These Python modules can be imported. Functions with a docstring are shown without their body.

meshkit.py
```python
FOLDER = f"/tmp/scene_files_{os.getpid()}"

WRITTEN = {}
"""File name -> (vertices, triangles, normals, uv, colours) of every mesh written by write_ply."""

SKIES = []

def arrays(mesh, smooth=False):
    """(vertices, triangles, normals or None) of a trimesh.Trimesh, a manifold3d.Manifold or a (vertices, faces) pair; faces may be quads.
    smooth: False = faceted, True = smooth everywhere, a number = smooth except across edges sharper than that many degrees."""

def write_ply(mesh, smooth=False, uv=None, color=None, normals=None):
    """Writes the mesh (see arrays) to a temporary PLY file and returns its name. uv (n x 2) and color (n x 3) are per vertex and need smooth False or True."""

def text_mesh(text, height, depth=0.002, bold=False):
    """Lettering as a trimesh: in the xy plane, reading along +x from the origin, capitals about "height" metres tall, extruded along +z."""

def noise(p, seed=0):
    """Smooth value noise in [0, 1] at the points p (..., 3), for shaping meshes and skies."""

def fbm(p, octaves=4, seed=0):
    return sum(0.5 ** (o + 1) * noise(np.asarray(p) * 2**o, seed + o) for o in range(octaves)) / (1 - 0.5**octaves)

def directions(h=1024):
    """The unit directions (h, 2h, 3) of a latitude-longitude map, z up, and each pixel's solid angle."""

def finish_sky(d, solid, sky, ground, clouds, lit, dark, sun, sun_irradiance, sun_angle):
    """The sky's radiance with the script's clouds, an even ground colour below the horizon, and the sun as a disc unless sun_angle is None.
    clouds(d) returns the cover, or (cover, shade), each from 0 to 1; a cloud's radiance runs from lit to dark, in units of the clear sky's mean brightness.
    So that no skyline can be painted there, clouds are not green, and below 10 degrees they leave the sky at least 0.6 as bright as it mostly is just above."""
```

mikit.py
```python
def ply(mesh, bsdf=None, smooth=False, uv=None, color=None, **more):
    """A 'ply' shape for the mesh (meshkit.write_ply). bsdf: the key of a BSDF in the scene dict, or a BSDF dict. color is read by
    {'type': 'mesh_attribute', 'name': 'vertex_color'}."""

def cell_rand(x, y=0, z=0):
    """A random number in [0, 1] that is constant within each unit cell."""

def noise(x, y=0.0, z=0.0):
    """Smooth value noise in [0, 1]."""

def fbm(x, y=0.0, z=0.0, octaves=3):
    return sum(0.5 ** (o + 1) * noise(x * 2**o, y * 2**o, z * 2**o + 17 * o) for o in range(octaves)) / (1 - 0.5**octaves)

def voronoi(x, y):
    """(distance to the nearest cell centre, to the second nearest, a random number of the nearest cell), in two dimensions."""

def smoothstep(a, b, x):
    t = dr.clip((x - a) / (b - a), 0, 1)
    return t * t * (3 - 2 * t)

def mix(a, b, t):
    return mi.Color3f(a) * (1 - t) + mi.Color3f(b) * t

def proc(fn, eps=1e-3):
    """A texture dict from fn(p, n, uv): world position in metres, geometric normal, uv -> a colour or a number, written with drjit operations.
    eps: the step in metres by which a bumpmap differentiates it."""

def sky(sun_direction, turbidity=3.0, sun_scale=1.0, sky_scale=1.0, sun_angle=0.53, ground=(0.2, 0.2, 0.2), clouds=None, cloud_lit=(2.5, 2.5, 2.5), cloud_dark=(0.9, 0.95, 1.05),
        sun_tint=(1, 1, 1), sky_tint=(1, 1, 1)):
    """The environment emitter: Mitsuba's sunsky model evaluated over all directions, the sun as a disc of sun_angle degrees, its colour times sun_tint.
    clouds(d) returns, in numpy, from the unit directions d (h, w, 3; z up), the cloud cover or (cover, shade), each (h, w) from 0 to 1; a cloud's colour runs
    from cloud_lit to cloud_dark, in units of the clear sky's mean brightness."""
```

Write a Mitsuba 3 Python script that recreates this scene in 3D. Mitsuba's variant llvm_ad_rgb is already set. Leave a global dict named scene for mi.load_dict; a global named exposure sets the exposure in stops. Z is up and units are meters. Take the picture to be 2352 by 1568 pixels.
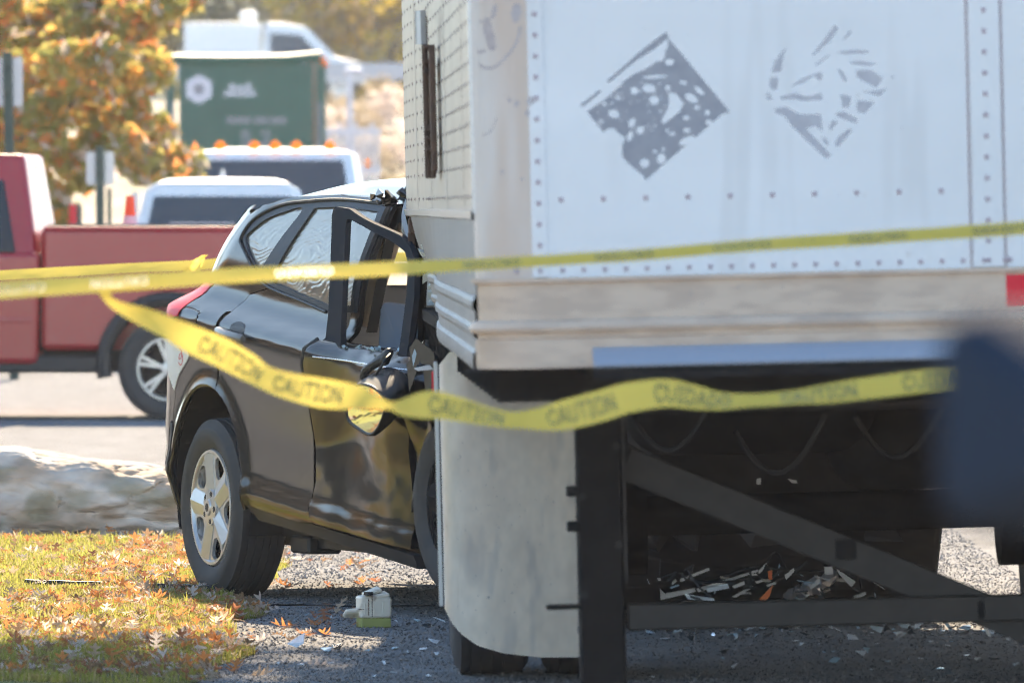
import math, random
import numpy as np, trimesh, manifold3d as m3
import drjit as dr, mitsuba as mi
import mikit, meshkit
from mikit import proc, noise, fbm, voronoi, cell_rand, smoothstep, mix
from scipy.interpolate import PchipInterpolator, CubicSpline
from shapely.geometry import Polygon, Point, box as sbox, LineString
from shapely.ops import unary_union
from shapely import affinity

# ---------------------------------------------------------------- camera, sky, exposure
T = mi.ScalarTransform4f
EYE = 1.53
FOCAL = 20700.0                      # focal length in units of a 2352-unit wide frame
PITCH = math.atan(309 / FOCAL)
scene, labels = {}, {}
scene['camera'] = {'type': 'thinlens', 'fov': 2 * math.degrees(math.atan(1176 / FOCAL)), 'fov_axis': 'x',
                   'aperture_radius': 0.019, 'focus_distance': 35.0, 'near_clip': 0.5, 'far_clip': 3000.0,
                   'to_world': T().look_at(origin=[0, 0, EYE], target=[0, 100, EYE - 100 * math.tan(PITCH)], up=[0, 0, 1])}
SUN = (0.02, 0.80, 0.60)
scene['daylight'] = mikit.sky(SUN, turbidity=2.4, sky_tint=(1.07, 1.0, .92))
exposure = 3.6

rng = np.random.default_rng(7)
random.seed(7)


def at(px, py, d):
    """World point seen at (px, py) of the 2352 x 1568 view at distance d (used to lay things out in metres)."""
    return np.array([(px - 1176) / FOCAL * d, d, EYE - (py - 475) / FOCAL * d])


# ---------------------------------------------------------------- helpers
def num(name):
    if not any(k == name or k.startswith(name + '__') for k in scene) and name not in labels:
        return name
    i = 1
    while True:
        k = f'{name}_{i:03d}'
        if not any(q == k or q.startswith(k + '__') for q in scene) and k not in labels:
            return k
        i += 1


USED = {}


def key_for(name):
    if name not in USED:
        USED[name] = 0
        return name
    USED[name] += 1
    return f'{name}_{USED[name]:03d}'


def thing(name, label, cat, group=None, kind=None):
    k = key_for(name)
    labels[k] = {'label': label, 'category': cat}
    if group:
        labels[k]['group'] = group
    if kind:
        labels[k]['kind'] = kind
    return k


def joined(m):
    if isinstance(m, (list, tuple)) and len(m) and not isinstance(m[0], np.ndarray):
        return trimesh.util.concatenate([tm(x) for x in m])
    return tm(m)


def tm(m):
    if isinstance(m, trimesh.Trimesh):
        return m
    if hasattr(m, 'to_mesh'):
        q = m.to_mesh()
        return trimesh.Trimesh(q.vert_properties[:, :3], q.tri_verts, process=False)
    v, f = np.asarray(m[0], float), np.asarray(m[1], int)
    if f.shape[1] == 4:
        f = np.vstack([f[:, [0, 1, 2]], f[:, [0, 2, 3]]])
    return trimesh.Trimesh(v, f, process=False)


def xf(m, M):
    m = joined(m).copy()
    m.vertices = m.vertices @ M[:3, :3].T + M[:3, 3]
    if np.linalg.det(M[:3, :3]) < 0:
        m.faces = m.faces[:, ::-1]
    return m


def part(parent, name, mesh, mat, M=None, smooth=35, label=None, kind=None, color=None):
    k = key_for(parent + '__' + name)
    mesh = joined(mesh)
    if M is not None:
        mesh = xf(mesh, M)
    scene[k] = mikit.ply(mesh, mat, smooth=smooth, color=color)
    if label or kind:
        labels[k] = {}
        if label:
            labels[k]['label'] = label
        if kind:
            labels[k]['kind'] = kind
    return k


def lone(name, mesh, mat, label, cat, group=None, kind=None, M=None, smooth=35, color=None):
    k = thing(name, label, cat, group, kind)
    mesh = joined(mesh)
    if M is not None:
        mesh = xf(mesh, M)
    scene[k] = mikit.ply(mesh, mat, smooth=smooth, color=color)
    return k


def struct(name, mesh, mat, label, smooth=False, color=None):
    k = key_for(name)
    scene[k] = mikit.ply(joined(mesh), mat, smooth=smooth, color=color)
    labels[k] = {'label': label, 'category': name.replace('_', ' '), 'kind': 'structure'}
    return k


def frame(x, y, z, o):
    M = np.eye(4)
    M[:3, 0], M[:3, 1], M[:3, 2], M[:3, 3] = x, y, z, o
    return M


def trans(x, y, z):
    M = np.eye(4)
    M[:3, 3] = x, y, z
    return M


def rot(axis, deg, p=(0, 0, 0)):
    return trimesh.transformations.rotation_matrix(math.radians(deg), axis, p)


def bx(x0, x1, y0, y1, z0, z1, c=0.0):
    """Box with chamfered edges."""
    if c <= 0:
        b = trimesh.creation.box((x1 - x0, y1 - y0, z1 - z0))
        b.apply_translation(((x0 + x1) / 2, (y0 + y1) / 2, (z0 + z1) / 2))
        return b
    c = min(c, (x1 - x0) * .45, (y1 - y0) * .45, (z1 - z0) * .45)
    pts = []
    for i, (X0, X1) in enumerate(((x0, x1),)):
        for sx in (0, 1):
            for sy in (0, 1):
                for sz in (0, 1):
                    p = [x1 if sx else x0, y1 if sy else y0, z1 if sz else z0]
                    s = [-c if sx else c, -c if sy else c, -c if sz else c]
                    pts += [[p[0], p[1] + s[1], p[2] + s[2]], [p[0] + s[0], p[1], p[2] + s[2]], [p[0] + s[0], p[1] + s[1], p[2]]]
    return trimesh.convex.convex_hull(np.array(pts))


def hull(pts):
    return trimesh.convex.convex_hull(np.array(pts, float))


def rbox(x0, x1, y0, y1, z0, z1, r=0.05, n=16):
    """Rounded box as a Manifold."""
    s = m3.Manifold.sphere(r, n)
    ps = [s.translate((x, y, z)) for x in (x0 + r, x1 - r) for y in (y0 + r, y1 - r) for z in (z0 + r, z1 - r)]
    return m3.Manifold.batch_hull(ps)


def rhull(pts, r=0.03, n=12):
    s = m3.Manifold.sphere(r, n)
    return m3.Manifold.batch_hull([s.translate(tuple(map(float, p))) for p in pts])


def tube(points, r, sides=8, caps=True):
    p = np.asarray(points, float)
    t = np.gradient(p, axis=0)
    t /= np.linalg.norm(t, axis=1, keepdims=True) + 1e-12
    ref = np.array([0, 0, 1.0]) if abs(t[0, 2]) < .9 else np.array([1.0, 0, 0])
    V = []
    a = np.cross(t[0], ref)
    a /= np.linalg.norm(a)
    r = np.broadcast_to(r, (len(p),))
    ang = np.arange(sides) * 2 * np.pi / sides
    for i in range(len(p)):
        a = a - t[i] * (a @ t[i])
        a /= np.linalg.norm(a) + 1e-12
        b = np.cross(t[i], a)
        V.append(p[i] + r[i] * (np.cos(ang)[:, None] * a + np.sin(ang)[:, None] * b))
    V = np.vstack(V)
    F = []
    n = len(p)
    for i in range(n - 1):
        for j in range(sides):
            k = (j + 1) % sides
            F += [[i * sides + j, i * sides + k, (i + 1) * sides + k], [i * sides + j, (i + 1) * sides + k, (i + 1) * sides + j]]
    if caps:
        V = np.vstack([V, p[:1], p[-1:]])
        for j in range(sides):
            k = (j + 1) % sides
            F += [[n * sides, k, j], [n * sides + 1, (n - 1) * sides + j, (n - 1) * sides + k]]
    return trimesh.Trimesh(V, F, process=False)


def bar(p, q, w, h, up=(0, 0, 1), c=0.0):
    """Rectangular bar from p to q, w wide (sideways), h high."""
    p, q, up = np.array(p, float), np.array(q, float), np.array(up, float)
    x = q - p
    L = np.linalg.norm(x)
    x /= L
    y = np.cross(up, x)
    y /= np.linalg.norm(y)
    z = np.cross(x, y)
    return xf(bx(0, L, -w / 2, w / 2, -h / 2, h / 2, c), frame(x, y, z, p))


def cyl(p, q, r, n=20):
    return tube([p, q], r, n)


def lathe(prof, n=64):
    """Revolve (r, y) about the y axis."""
    prof = np.asarray(prof, float)
    a = np.arange(n) * 2 * np.pi / n
    V = np.stack([prof[:, None, 0] * np.cos(a), np.broadcast_to(prof[:, None, 1], (len(prof), n)), prof[:, None, 0] * np.sin(a)], -1).reshape(-1, 3)
    F = []
    for i in range(len(prof) - 1):
        j = np.arange(n)
        k = (j + 1) % n
        F.append(np.stack([i * n + j, (i + 1) * n + j, (i + 1) * n + k, i * n + k], 1))
    F = np.vstack(F)
    m = trimesh.Trimesh(V, np.vstack([F[:, [0, 1, 2]], F[:, [0, 2, 3]]]), process=False)
    return m


def prism(poly, y0, y1):
    """Extrude a shapely polygon given in (x, z) along y."""
    gs = getattr(poly, 'geoms', [poly])
    out = []
    for g in gs:
        if g.area < 1e-9:
            continue
        m = trimesh.creation.extrude_polygon(g, y1 - y0, engine='earcut')
        v = m.vertices.copy()
        m.vertices = np.stack([v[:, 0], y0 + v[:, 2], v[:, 1]], 1)
        m.faces = m.faces[:, ::-1]
        out.append(m)
    return trimesh.util.concatenate(out)


def tri2d(poly):
    v, f = trimesh.creation.triangulate_polygon(poly, engine='earcut')
    return np.asarray(v), np.asarray(f)


def gridtri(poly, step):
    """Triangles over a polygon, regular inside, exact at the rim."""
    x0, y0, x1, y1 = poly.bounds
    xs = np.arange(math.floor(x0 / step), math.ceil(x1 / step) + 1) * step
    ys = np.arange(math.floor(y0 / step), math.ceil(y1 / step) + 1) * step
    V, F, idx = [], [], {}

    def vid(p):
        k = (round(p[0] * 1e5), round(p[1] * 1e5))
        if k not in idx:
            idx[k] = len(V)
            V.append((p[0], p[1]))
        return idx[k]
    from shapely.prepared import prep
    pp = prep(poly)
    for a, b in zip(xs[:-1], xs[1:]):
        for c, d in zip(ys[:-1], ys[1:]):
            cell = sbox(a, c, b, d)
            if pp.contains(cell):
                i = [vid(p) for p in ((a, c), (b, c), (b, d), (a, d))]
                F += [[i[0], i[1], i[2]], [i[0], i[2], i[3]]]
            elif pp.intersects(cell):
                g = poly.intersection(cell)
                for q in getattr(g, 'geoms', [g]):
                    if q.geom_type == 'Polygon' and q.area > 1e-8:
                        v, f = tri2d(q)
                        for t in f:
                            i = [vid(v[j]) for j in t]
                            if len(set(i)) == 3:
                                A, B, C = (np.array(V[j]) for j in i)
                                if (B - A)[0] * (C - A)[1] - (B - A)[1] * (C - A)[0] < 0:
                                    i = i[::-1]
                                F.append(i)
    return np.array(V), np.array(F)


def sheet_shell(V2, F, surf, th):
    """A panel: outer surface surf(u, v) -> 3d points, thickened by the vectors th (3d) inward, with rim."""
    P = surf(V2[:, 0], V2[:, 1])
    Q = P + np.asarray(th)
    n = len(P)
    F = np.asarray(F)
    m = trimesh.Trimesh(P, F, process=False)
    e = np.sort(m.edges, axis=1)
    u, c = np.unique(e, axis=0, return_counts=True)
    bd = {tuple(x) for x in u[c == 1]}
    de = [x for x in m.edges if tuple(sorted(x)) in bd]
    W = np.array([[[a, a + n, b + n], [a, b + n, b]] for a, b in de]).reshape(-1, 3)
    return trimesh.Trimesh(np.vstack([P, Q]), np.vstack([F, F[:, ::-1] + n, W]), process=False)


def flip(m):
    m = m.copy()
    m.faces = m.faces[:, ::-1]
    return m


def mirror_y(m):
    M = np.eye(4)
    M[1, 1] = -1
    return xf(m, M)


def smoothpoly(pts, n=8, closed=True):
    p = np.array(pts, float)
    if closed:
        p = np.vstack([p, p[:1]])
    t = np.arange(len(p))
    cs = CubicSpline(t, p, bc_type='periodic' if closed else 'natural')
    return cs(np.linspace(0, len(p) - 1, (len(p) - 1) * n + 1)[:-1 if closed else None])


# ---------------------------------------------------------------- materials
def mat(name, **d):
    scene['mat_' + name] = d
    return 'mat_' + name


def rgb(*c):
    return {'type': 'rgb', 'value': list(c)}


def pr(name, col, rough=.5, two=True, **kw):
    b = {'type': 'principled', 'base_color': rgb(*col) if isinstance(col, (tuple, list)) else col, 'roughness': rough, **{'specular': .5, **kw}}
    return mat(name, **({'type': 'twosided', 'b': b} if two else b))


def bumped(name, bump, scale, inner):
    return mat(name, type='twosided', b={'type': 'bumpmap', 'arbitrary': bump, 'scale': scale, 'inner': inner})


def asphalt_col(p, n, uv):
    v1, v2, r = voronoi(p.x * 150, p.y * 110)
    g = 0.135 + 0.12 * r + 0.05 * (fbm(p.x * 2.3, p.y * 1.1, 1) - .5) + .07 * (noise(p.x * 9, p.y * 5, 3) - .5)
    worn = smoothstep(.52, .72, fbm(p.x * .8, p.y * .25, 9))
    c = mix((1.0, .97, .93), (.98, .99, 1.04), noise(p.x * 30, p.y * 30, 2))
    return c * g * (1 - .18 * worn)


def grass_col(p, n, uv):
    a = fbm(p.x * 3, p.y * 3, 2)
    b = noise(p.x * 25, p.y * 25, 5)
    c = mix((.10, .075, .04), (.085, .10, .025), smoothstep(.3, .65, a))
    return c * (.7 + .6 * b)


def trailer_col(p, n, uv):
    """White gel coat gone dull: road-film specks, drips and scrubbed patches."""
    a = fbm(p.x * 1.7, p.z * 5, 4)
    sp = smoothstep(.80, .90, noise(p.x * 60 + 3.1, p.z * 57, 2.5)) * smoothstep(.5, .75, noise(p.x * 5, p.z * 5, 8.5))
    st = smoothstep(.6, .8, fbm(p.x * 14, p.z * 1.2, 7))
    c = mix((.74, .735, .735), (.67, .665, .66), a)
    c = mix(c, (.50, .48, .46), .25 * st)
    return mix(c, (.42, .36, .33), .35 * sp)


def rail_col(p, n, uv):
    a = fbm(p.x * 9, p.z * 30, p.y * 3)
    sp = smoothstep(.72, .88, noise(p.x * 70, p.z * 66, 3.5))
    c = mix((.58, .45, .345), (.48, .365, .28), smoothstep(.35, .7, a))
    return mix(c, (.38, .31, .27), .35 * sp)


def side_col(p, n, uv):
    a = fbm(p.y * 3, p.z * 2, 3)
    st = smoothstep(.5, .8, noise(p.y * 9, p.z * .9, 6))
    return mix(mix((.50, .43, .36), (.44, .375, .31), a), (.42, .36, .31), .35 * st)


def alu_col(p, n, uv):
    a = fbm(p.y * 6, p.z * 3, 3)
    return mix((.29, .288, .295), (.22, .22, .228), a)


def guard_col(p, n, uv):
    a = fbm(p.x * 7, p.z * 3, 3)
    m = fbm(p.x * 26 + 1.7, p.z * 17, 9.5)
    sm = smoothstep(.55, .75, fbm(p.x * 15, p.z * 5, 9.5))
    sp = smoothstep(.87, .93, noise(p.x * 31 + 7.3, p.z * 29, 1.5))
    fine = smoothstep(.70, .9, noise(p.x * 120, p.z * 110, 4.5)) * smoothstep(.4, .65, noise(p.x * 9, p.z * 6, 2.5))
    c = mix((.80, .665, .54), (.68, .555, .45), a) * (.84 + .32 * m)
    c = mix(c, (.43, .38, .35), .5 * sm)
    c = mix(c, (.36, .30, .27), .40 * fine)
    return mix(c, (.2, .17, .16), .75 * sp)


def rock_col(p, n, uv):
    a = fbm(p.x * 4, p.y * 4, p.z * 5)
    b = fbm(p.x * 14, p.y * 14, p.z * 18)
    c = mix((.52, .475, .42), (.40, .31, .23), smoothstep(.42, .66, a))
    c = mix(c, (.17, .17, .10), .55 * smoothstep(.58, .75, fbm(p.x * 5, p.y * 5, p.z * 6 + 9)))
    return c * (.72 + .55 * b)


def rust_col(p, n, uv):
    a = fbm(p.x * 25, p.y * 25, p.z * 25)
    return mix((.16, .085, .05), (.05, .035, .03), a)


def house_col(p, n, uv):
    row = dr.floor(p.z * 8)
    r = cell_rand(dr.floor((p.x + p.y) * 3.2 + .5 * row), row, 4)
    return mix((.27, .245, .22), (.20, .18, .165), r)


def brush_col(p, n, uv):
    a = fbm(p.x * .7, p.y * .2, p.z * .9)
    b = noise(p.x * 3, p.y * 1, p.z * 3)
    return mix((.36, .28, .22), (.20, .19, .10), smoothstep(.4, .65, a)) * (.75 + .5 * b)


pr('asphalt', proc(asphalt_col), .8)
bumped('asphalt_rough', proc(lambda p, n, uv: .006 * (noise(p.x * 80, p.y * 80) + .6 * noise(p.x * 200, p.y * 200)), .002), 1.0,
       {'type': 'principled', 'base_color': proc(asphalt_col), 'roughness': .85, 'specular': .22})
pr('soil', proc(grass_col), .9)
pr('lawn_turf', proc(lambda p, n, uv: grass_col(p, n, uv) * .25 + mix((.17, .175, .035), (.13, .10, .04), smoothstep(.45, .7, fbm(p.x * 1.3, p.y * 1.3, 2))) * .9), .95)
pr('stone_chip', (.23, .215, .205), .5)
pr('stone_chip_dark', (.06, .059, .06), .5)
mat('blade', type='principledthin', base_color=rgb(.38, .37, .085), roughness=.5, diff_trans=1.0, spec_trans=0.0)
mat('blade_dry', type='principledthin', base_color=rgb(.44, .36, .17), roughness=.5, diff_trans=1.0, spec_trans=0.0)
LEAFC = {'orange': (.60, .25, .09), 'rust': (.42, .18, .10), 'brown': (.28, .18, .11), 'tan': (.48, .36, .26), 'pale': (.66, .57, .51)}
for k_, c_ in LEAFC.items():
    mat('leaf_' + k_, type='principledthin', base_color=rgb(*c_), roughness=.30, diff_trans=.9, spec_trans=0.0, eta=1.5)
TREEC = {'green': (.32, .32, .09), 'olive': (.46, .40, .12), 'amber': (.80, .45, .12), 'flame': (.78, .30, .10), 'grey': (.20, .20, .14), 'yellow': (.55, .42, .08), 'tan': (.33, .27, .19)}
for k_, c_ in TREEC.items():
    mat('crown_' + k_, type='principledthin', base_color=rgb(*c_), roughness=.35, diff_trans=1.0, spec_trans=0.0)
pr('bark', proc(lambda p, n, uv: mix((.13, .095, .07), (.07, .055, .045), fbm(p.x * 12, p.y * 12, p.z * 4))), .9)
pr('trailer_white', proc(trailer_col), .32)
pr('corner_white', proc(lambda p, n, uv: mix(trailer_col(p, n, uv), (.52, .39, .30), .40 + .45 * smoothstep(.3, .6, fbm(p.x * 9, p.z * 1.2, 5)))), .32)  # tan patches put a reflection of brown surroundings into the colour
pr('rail_beige', proc(rail_col), .5)
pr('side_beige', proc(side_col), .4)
pr('aluminium', proc(alu_col), .5, metallic=.15)
pr('aluminium_bright', (.56, .565, .57), .32, metallic=.5)
pr('rivet_rust', (.42, .34, .36), .6)
pr('rivet_side', (.13, .075, .075), .6)
pr('seam', (.40, .33, .33), .7)
pr('residue', proc(lambda p, n, uv: mix((.26, .26, .29), (.33, .33, .35), fbm(p.x * 40, p.z * 40))), .7)
pr('residue_faint', proc(lambda p, n, uv: mix((.40, .39, .41), (.48, .47, .49), fbm(p.x * 30, p.z * 30))), .7)
pr('scuff', proc(lambda p, n, uv: mix((.32, .27, .275), (.50, .44, .42), fbm(p.x * 50, p.y * 50, p.z * 50))), .7)
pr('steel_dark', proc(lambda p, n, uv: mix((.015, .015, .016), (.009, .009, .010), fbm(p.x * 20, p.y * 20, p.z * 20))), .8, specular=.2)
pr('steel_brown', proc(lambda p, n, uv: mix((.032, .026, .022), (.020, .017, .015), fbm(p.x * 20, p.y * 20, p.z * 20))), .6)
pr('plate_lip', (.50, .52, .55), .34, metallic=.7)
pr('rust', proc(rust_col), .8)
pr('guard_white', proc(guard_col), .2)
pr('rubber', proc(lambda p, n, uv: mix((.040, .040, .041), (.058, .055, .053), fbm(p.x * 18, p.y * 18, p.z * 18))), .72)
pr('black_plastic', (.022, .023, .025), .5)
mat('car_black', type='twosided', b={'type': 'roughplastic', 'diffuse_reflectance': rgb(.012, .012, .013), 'int_ior': 1.6, 'alpha': .02})
bumped('car_black_dented', proc(lambda p, n, uv: .022 * fbm(p.x * 3.2 + .8 * noise(p.z * 4, p.y * 3), p.y * 2.4, p.z * 3.6), .004), 1.0,
       {'type': 'roughplastic', 'diffuse_reflectance': rgb(.012, .012, .013), 'int_ior': 1.6, 'alpha': .03})
bumped('film_glass', proc(lambda p, n, uv: .0006 * dr.sin(p.z * 240 + p.y * 60 + 40 * fbm(p.x * 6 + 2, p.y * 5, p.z * 8, 3)) + .0008 * noise(p.x * 70, p.y * 45, p.z * 100), .002), 1.0,
       {'type': 'principled', 'base_color': rgb(.36, .34, .30), 'roughness': .14, 'metallic': .6, 'specular': .5})
mat('film_window', type='blendbsdf', weight=.80, a={'type': 'thindielectric', 'int_ior': 1.5}, b=scene['mat_film_glass'])
pr('rim_silver', (.60, .58, .55), .28, metallic=.55)
pr('trim_grey', (.04, .045, .055), .55)
pr('frame_dark', (.022, .027, .036), .85, specular=.15)
pr('handle_grey', (.16, .16, .16), .22)  # black handle, with its mirrored surroundings put into this grey
pr('interior_dark', (.035, .038, .042), .7)
pr('interior_beige', (.40, .33, .26), .8)
pr('seat_grey', (.13, .14, .16), .6)
mat('mirror_glass', type='twosided', b={'type': 'conductor', 'material': 'Ag'})
pr('tail_red', (.70, .02, .04), .4, specular=.25)
pr('tail_white', (.75, .70, .70), .12, clearcoat=1.0)
pr('paper_white', proc(lambda p, n, uv: mix((.74, .72, .68), (.62, .60, .57), fbm(p.x * 20, p.y * 20, p.z * 20))), .5)
pr('red_ink', (.55, .04, .05), .5)
pr('foam', (.62, .66, .64), .9)
pr('chrome', (.80, .80, .80), .12, metallic=1.0)
pr('foil', (.62, .58, .56), .3, metallic=.7)
mat('amber_lens', type='principledthin', base_color=rgb(1.0, .50, .07), roughness=.3, diff_trans=1.3, spec_trans=0.0)
pr('orange_lens', (.80, .16, .02), .15, clearcoat=1.0)
mat('clear_glass', type='thindielectric', int_ior=1.5)
pr('shard', (.42, .55, .62), .06, clearcoat=1.0)
pr('shard_white', (.70, .72, .74), .12, clearcoat=1.0)
pr('shard_dark', (.03, .035, .04), .3)
pr('bottle_white', proc(lambda p, n, uv: mix((.76, .70, .58), (.52, .45, .36), smoothstep(.55, .75, fbm(p.x * 40, p.y * 40, p.z * 30)))), .45)
pr('bottle_base', (.36, .38, .12), .4)
mat('tape_yellow', type='principledthin', base_color=rgb(.88, .68, .15), roughness=.42, diff_trans=1.0, spec_trans=0.0, eta=1.4)
pr('tape_ink', (.21, .18, .055), .5)
pr('pickup_red', (.34, .011, .018), .25, clearcoat=1.0, clearcoat_gloss=.95)
pr('vehicle_white', (.78, .79, .79), .3, clearcoat=1.0, clearcoat_gloss=.95)
mat('vehicle_glass', type='twosided', b={'type': 'roughplastic', 'diffuse_reflectance': rgb(.030, .036, .038), 'int_ior': 1.9, 'alpha': .03})
mat('glass_dark', type='twosided', b={'type': 'roughplastic', 'diffuse_reflectance': rgb(.012, .022, .03), 'int_ior': 1.5, 'alpha': .03})
pr('navy', (.028, .038, .058), .85, specular=.1)
pr('container_green', proc(lambda p, n, uv: mix((.018, .105, .075), (.014, .078, .058), fbm(p.x * 2, p.z * 3, 3))), .5)
pr('container_rust', (.20, .13, .085), .8)
pr('print_white', (.66, .62, .68), .6)
pr('print_faded', (.26, .24, .27), .6)
pr('sign_back', (.62, .60, .60), .5)
pr('post_green', (.035, .06, .05), .6)
pr('cone_orange', (.80, .10, .02), .5)
pr('house_wall', proc(house_col), .85)
pr('roof_dark', (.09, .08, .075), .8)
pr('concrete', proc(lambda p, n, uv: mix((.50, .44, .37), (.40, .36, .31), fbm(p.x * 3, p.y * 3))), .8)
pr('guardrail', (.36, .40, .47), .4, metallic=.3)
pr('brush', proc(brush_col), .9)
pr('fence_white', (.72, .70, .74), .5)

# ---------------------------------------------------------------- air
HAZE = True  # thin haze added to lift the blacks like lens glare
if HAZE:
    scene['air'] = {'type': 'homogeneous', 'albedo': rgb(.95, .95, .95), 'sigma_t': .0003}
    scene['camera']['medium'] = {'type': 'ref', 'id': 'air'}
    scene['haze'] = {'type': 'cube', 'to_world': T().translate([0, 450, 9.25]).scale([1300, 850, 10.75]), 'bsdf': {'type': 'null'}, 'interior': {'type': 'ref', 'id': 'air'}}
    labels['haze'] = {'label': 'thin haze added to the air, washing out contrast like lens glare', 'category': 'haze', 'kind': 'stuff'}

# ---------------------------------------------------------------- ground
E4 = 1200.0
struct('ground', bx(-E4, E4, -300, E4, -.5, 0), 'mat_asphalt_rough', 'gritty grey asphalt of the car park and road')


def patch(poly, z, step=None, amp=0.0):
    v, f = gridtri(poly, step) if step else tri2d(poly)
    zz = np.full(len(v), z)
    if amp:
        zz = zz + amp * (meshkit.fbm(np.c_[v * 2.2, v[:, :1] * 0], 3) - .3)
    return trimesh.Trimesh(np.c_[v, zz], f, process=False)


edge = [(-.98 - .14 * math.exp(-((y - 35.4) / 1.1) ** 2) + .06 * math.sin(y * 1.7) + .05 * math.sin(y * 4.1 + 1) - .012 * max(0, y - 36) ** 1.5, y) for y in np.arange(24, 41.1, .4)]
edge_a = np.array(edge)


def vz(x, y):
    x, y = np.asarray(x, float), np.asarray(y, float)
    d = np.interp(y, edge_a[:, 1], edge_a[:, 0]) - x
    return .003 + np.clip(d / .3, 0, 1) * (.012 + .03 * (meshkit.fbm(np.c_[np.c_[x, y] * 2.2, x[:, None] * 0], 3) - .3))


verge_poly = Polygon([(-3.4, 24)] + edge + [(-3.4, 40.8)])
v2_, f2_ = gridtri(verge_poly, .12)
vv = trimesh.Trimesh(np.c_[v2_, vz(v2_[:, 0], v2_[:, 1])], f2_, process=False)
struct('grass_verge', vv, 'mat_soil', 'leaf-strewn strip of grass and soil at the lower left', smooth=True)
struct('lawn', patch(Polygon([(-24, 18), (-3.4, 24), (-3.4, 40.8), (-5, 41.0), (-9, 43), (-24, 47)]), .008), 'mat_lawn_turf', 'lawn running on to the left of the verge')
struct('sidewalk', bx(-26.5, -24.6, 10, 95, 0, .12, .02), 'mat_concrete', 'pale concrete sidewalk beyond the lawn')
struct('far_lawn', patch(Polygon([(-50, 8), (-26.6, 8), (-26.6, 96), (-50, 96)]), .006), 'mat_lawn_turf', 'lawn in front of the brown house')




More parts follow.
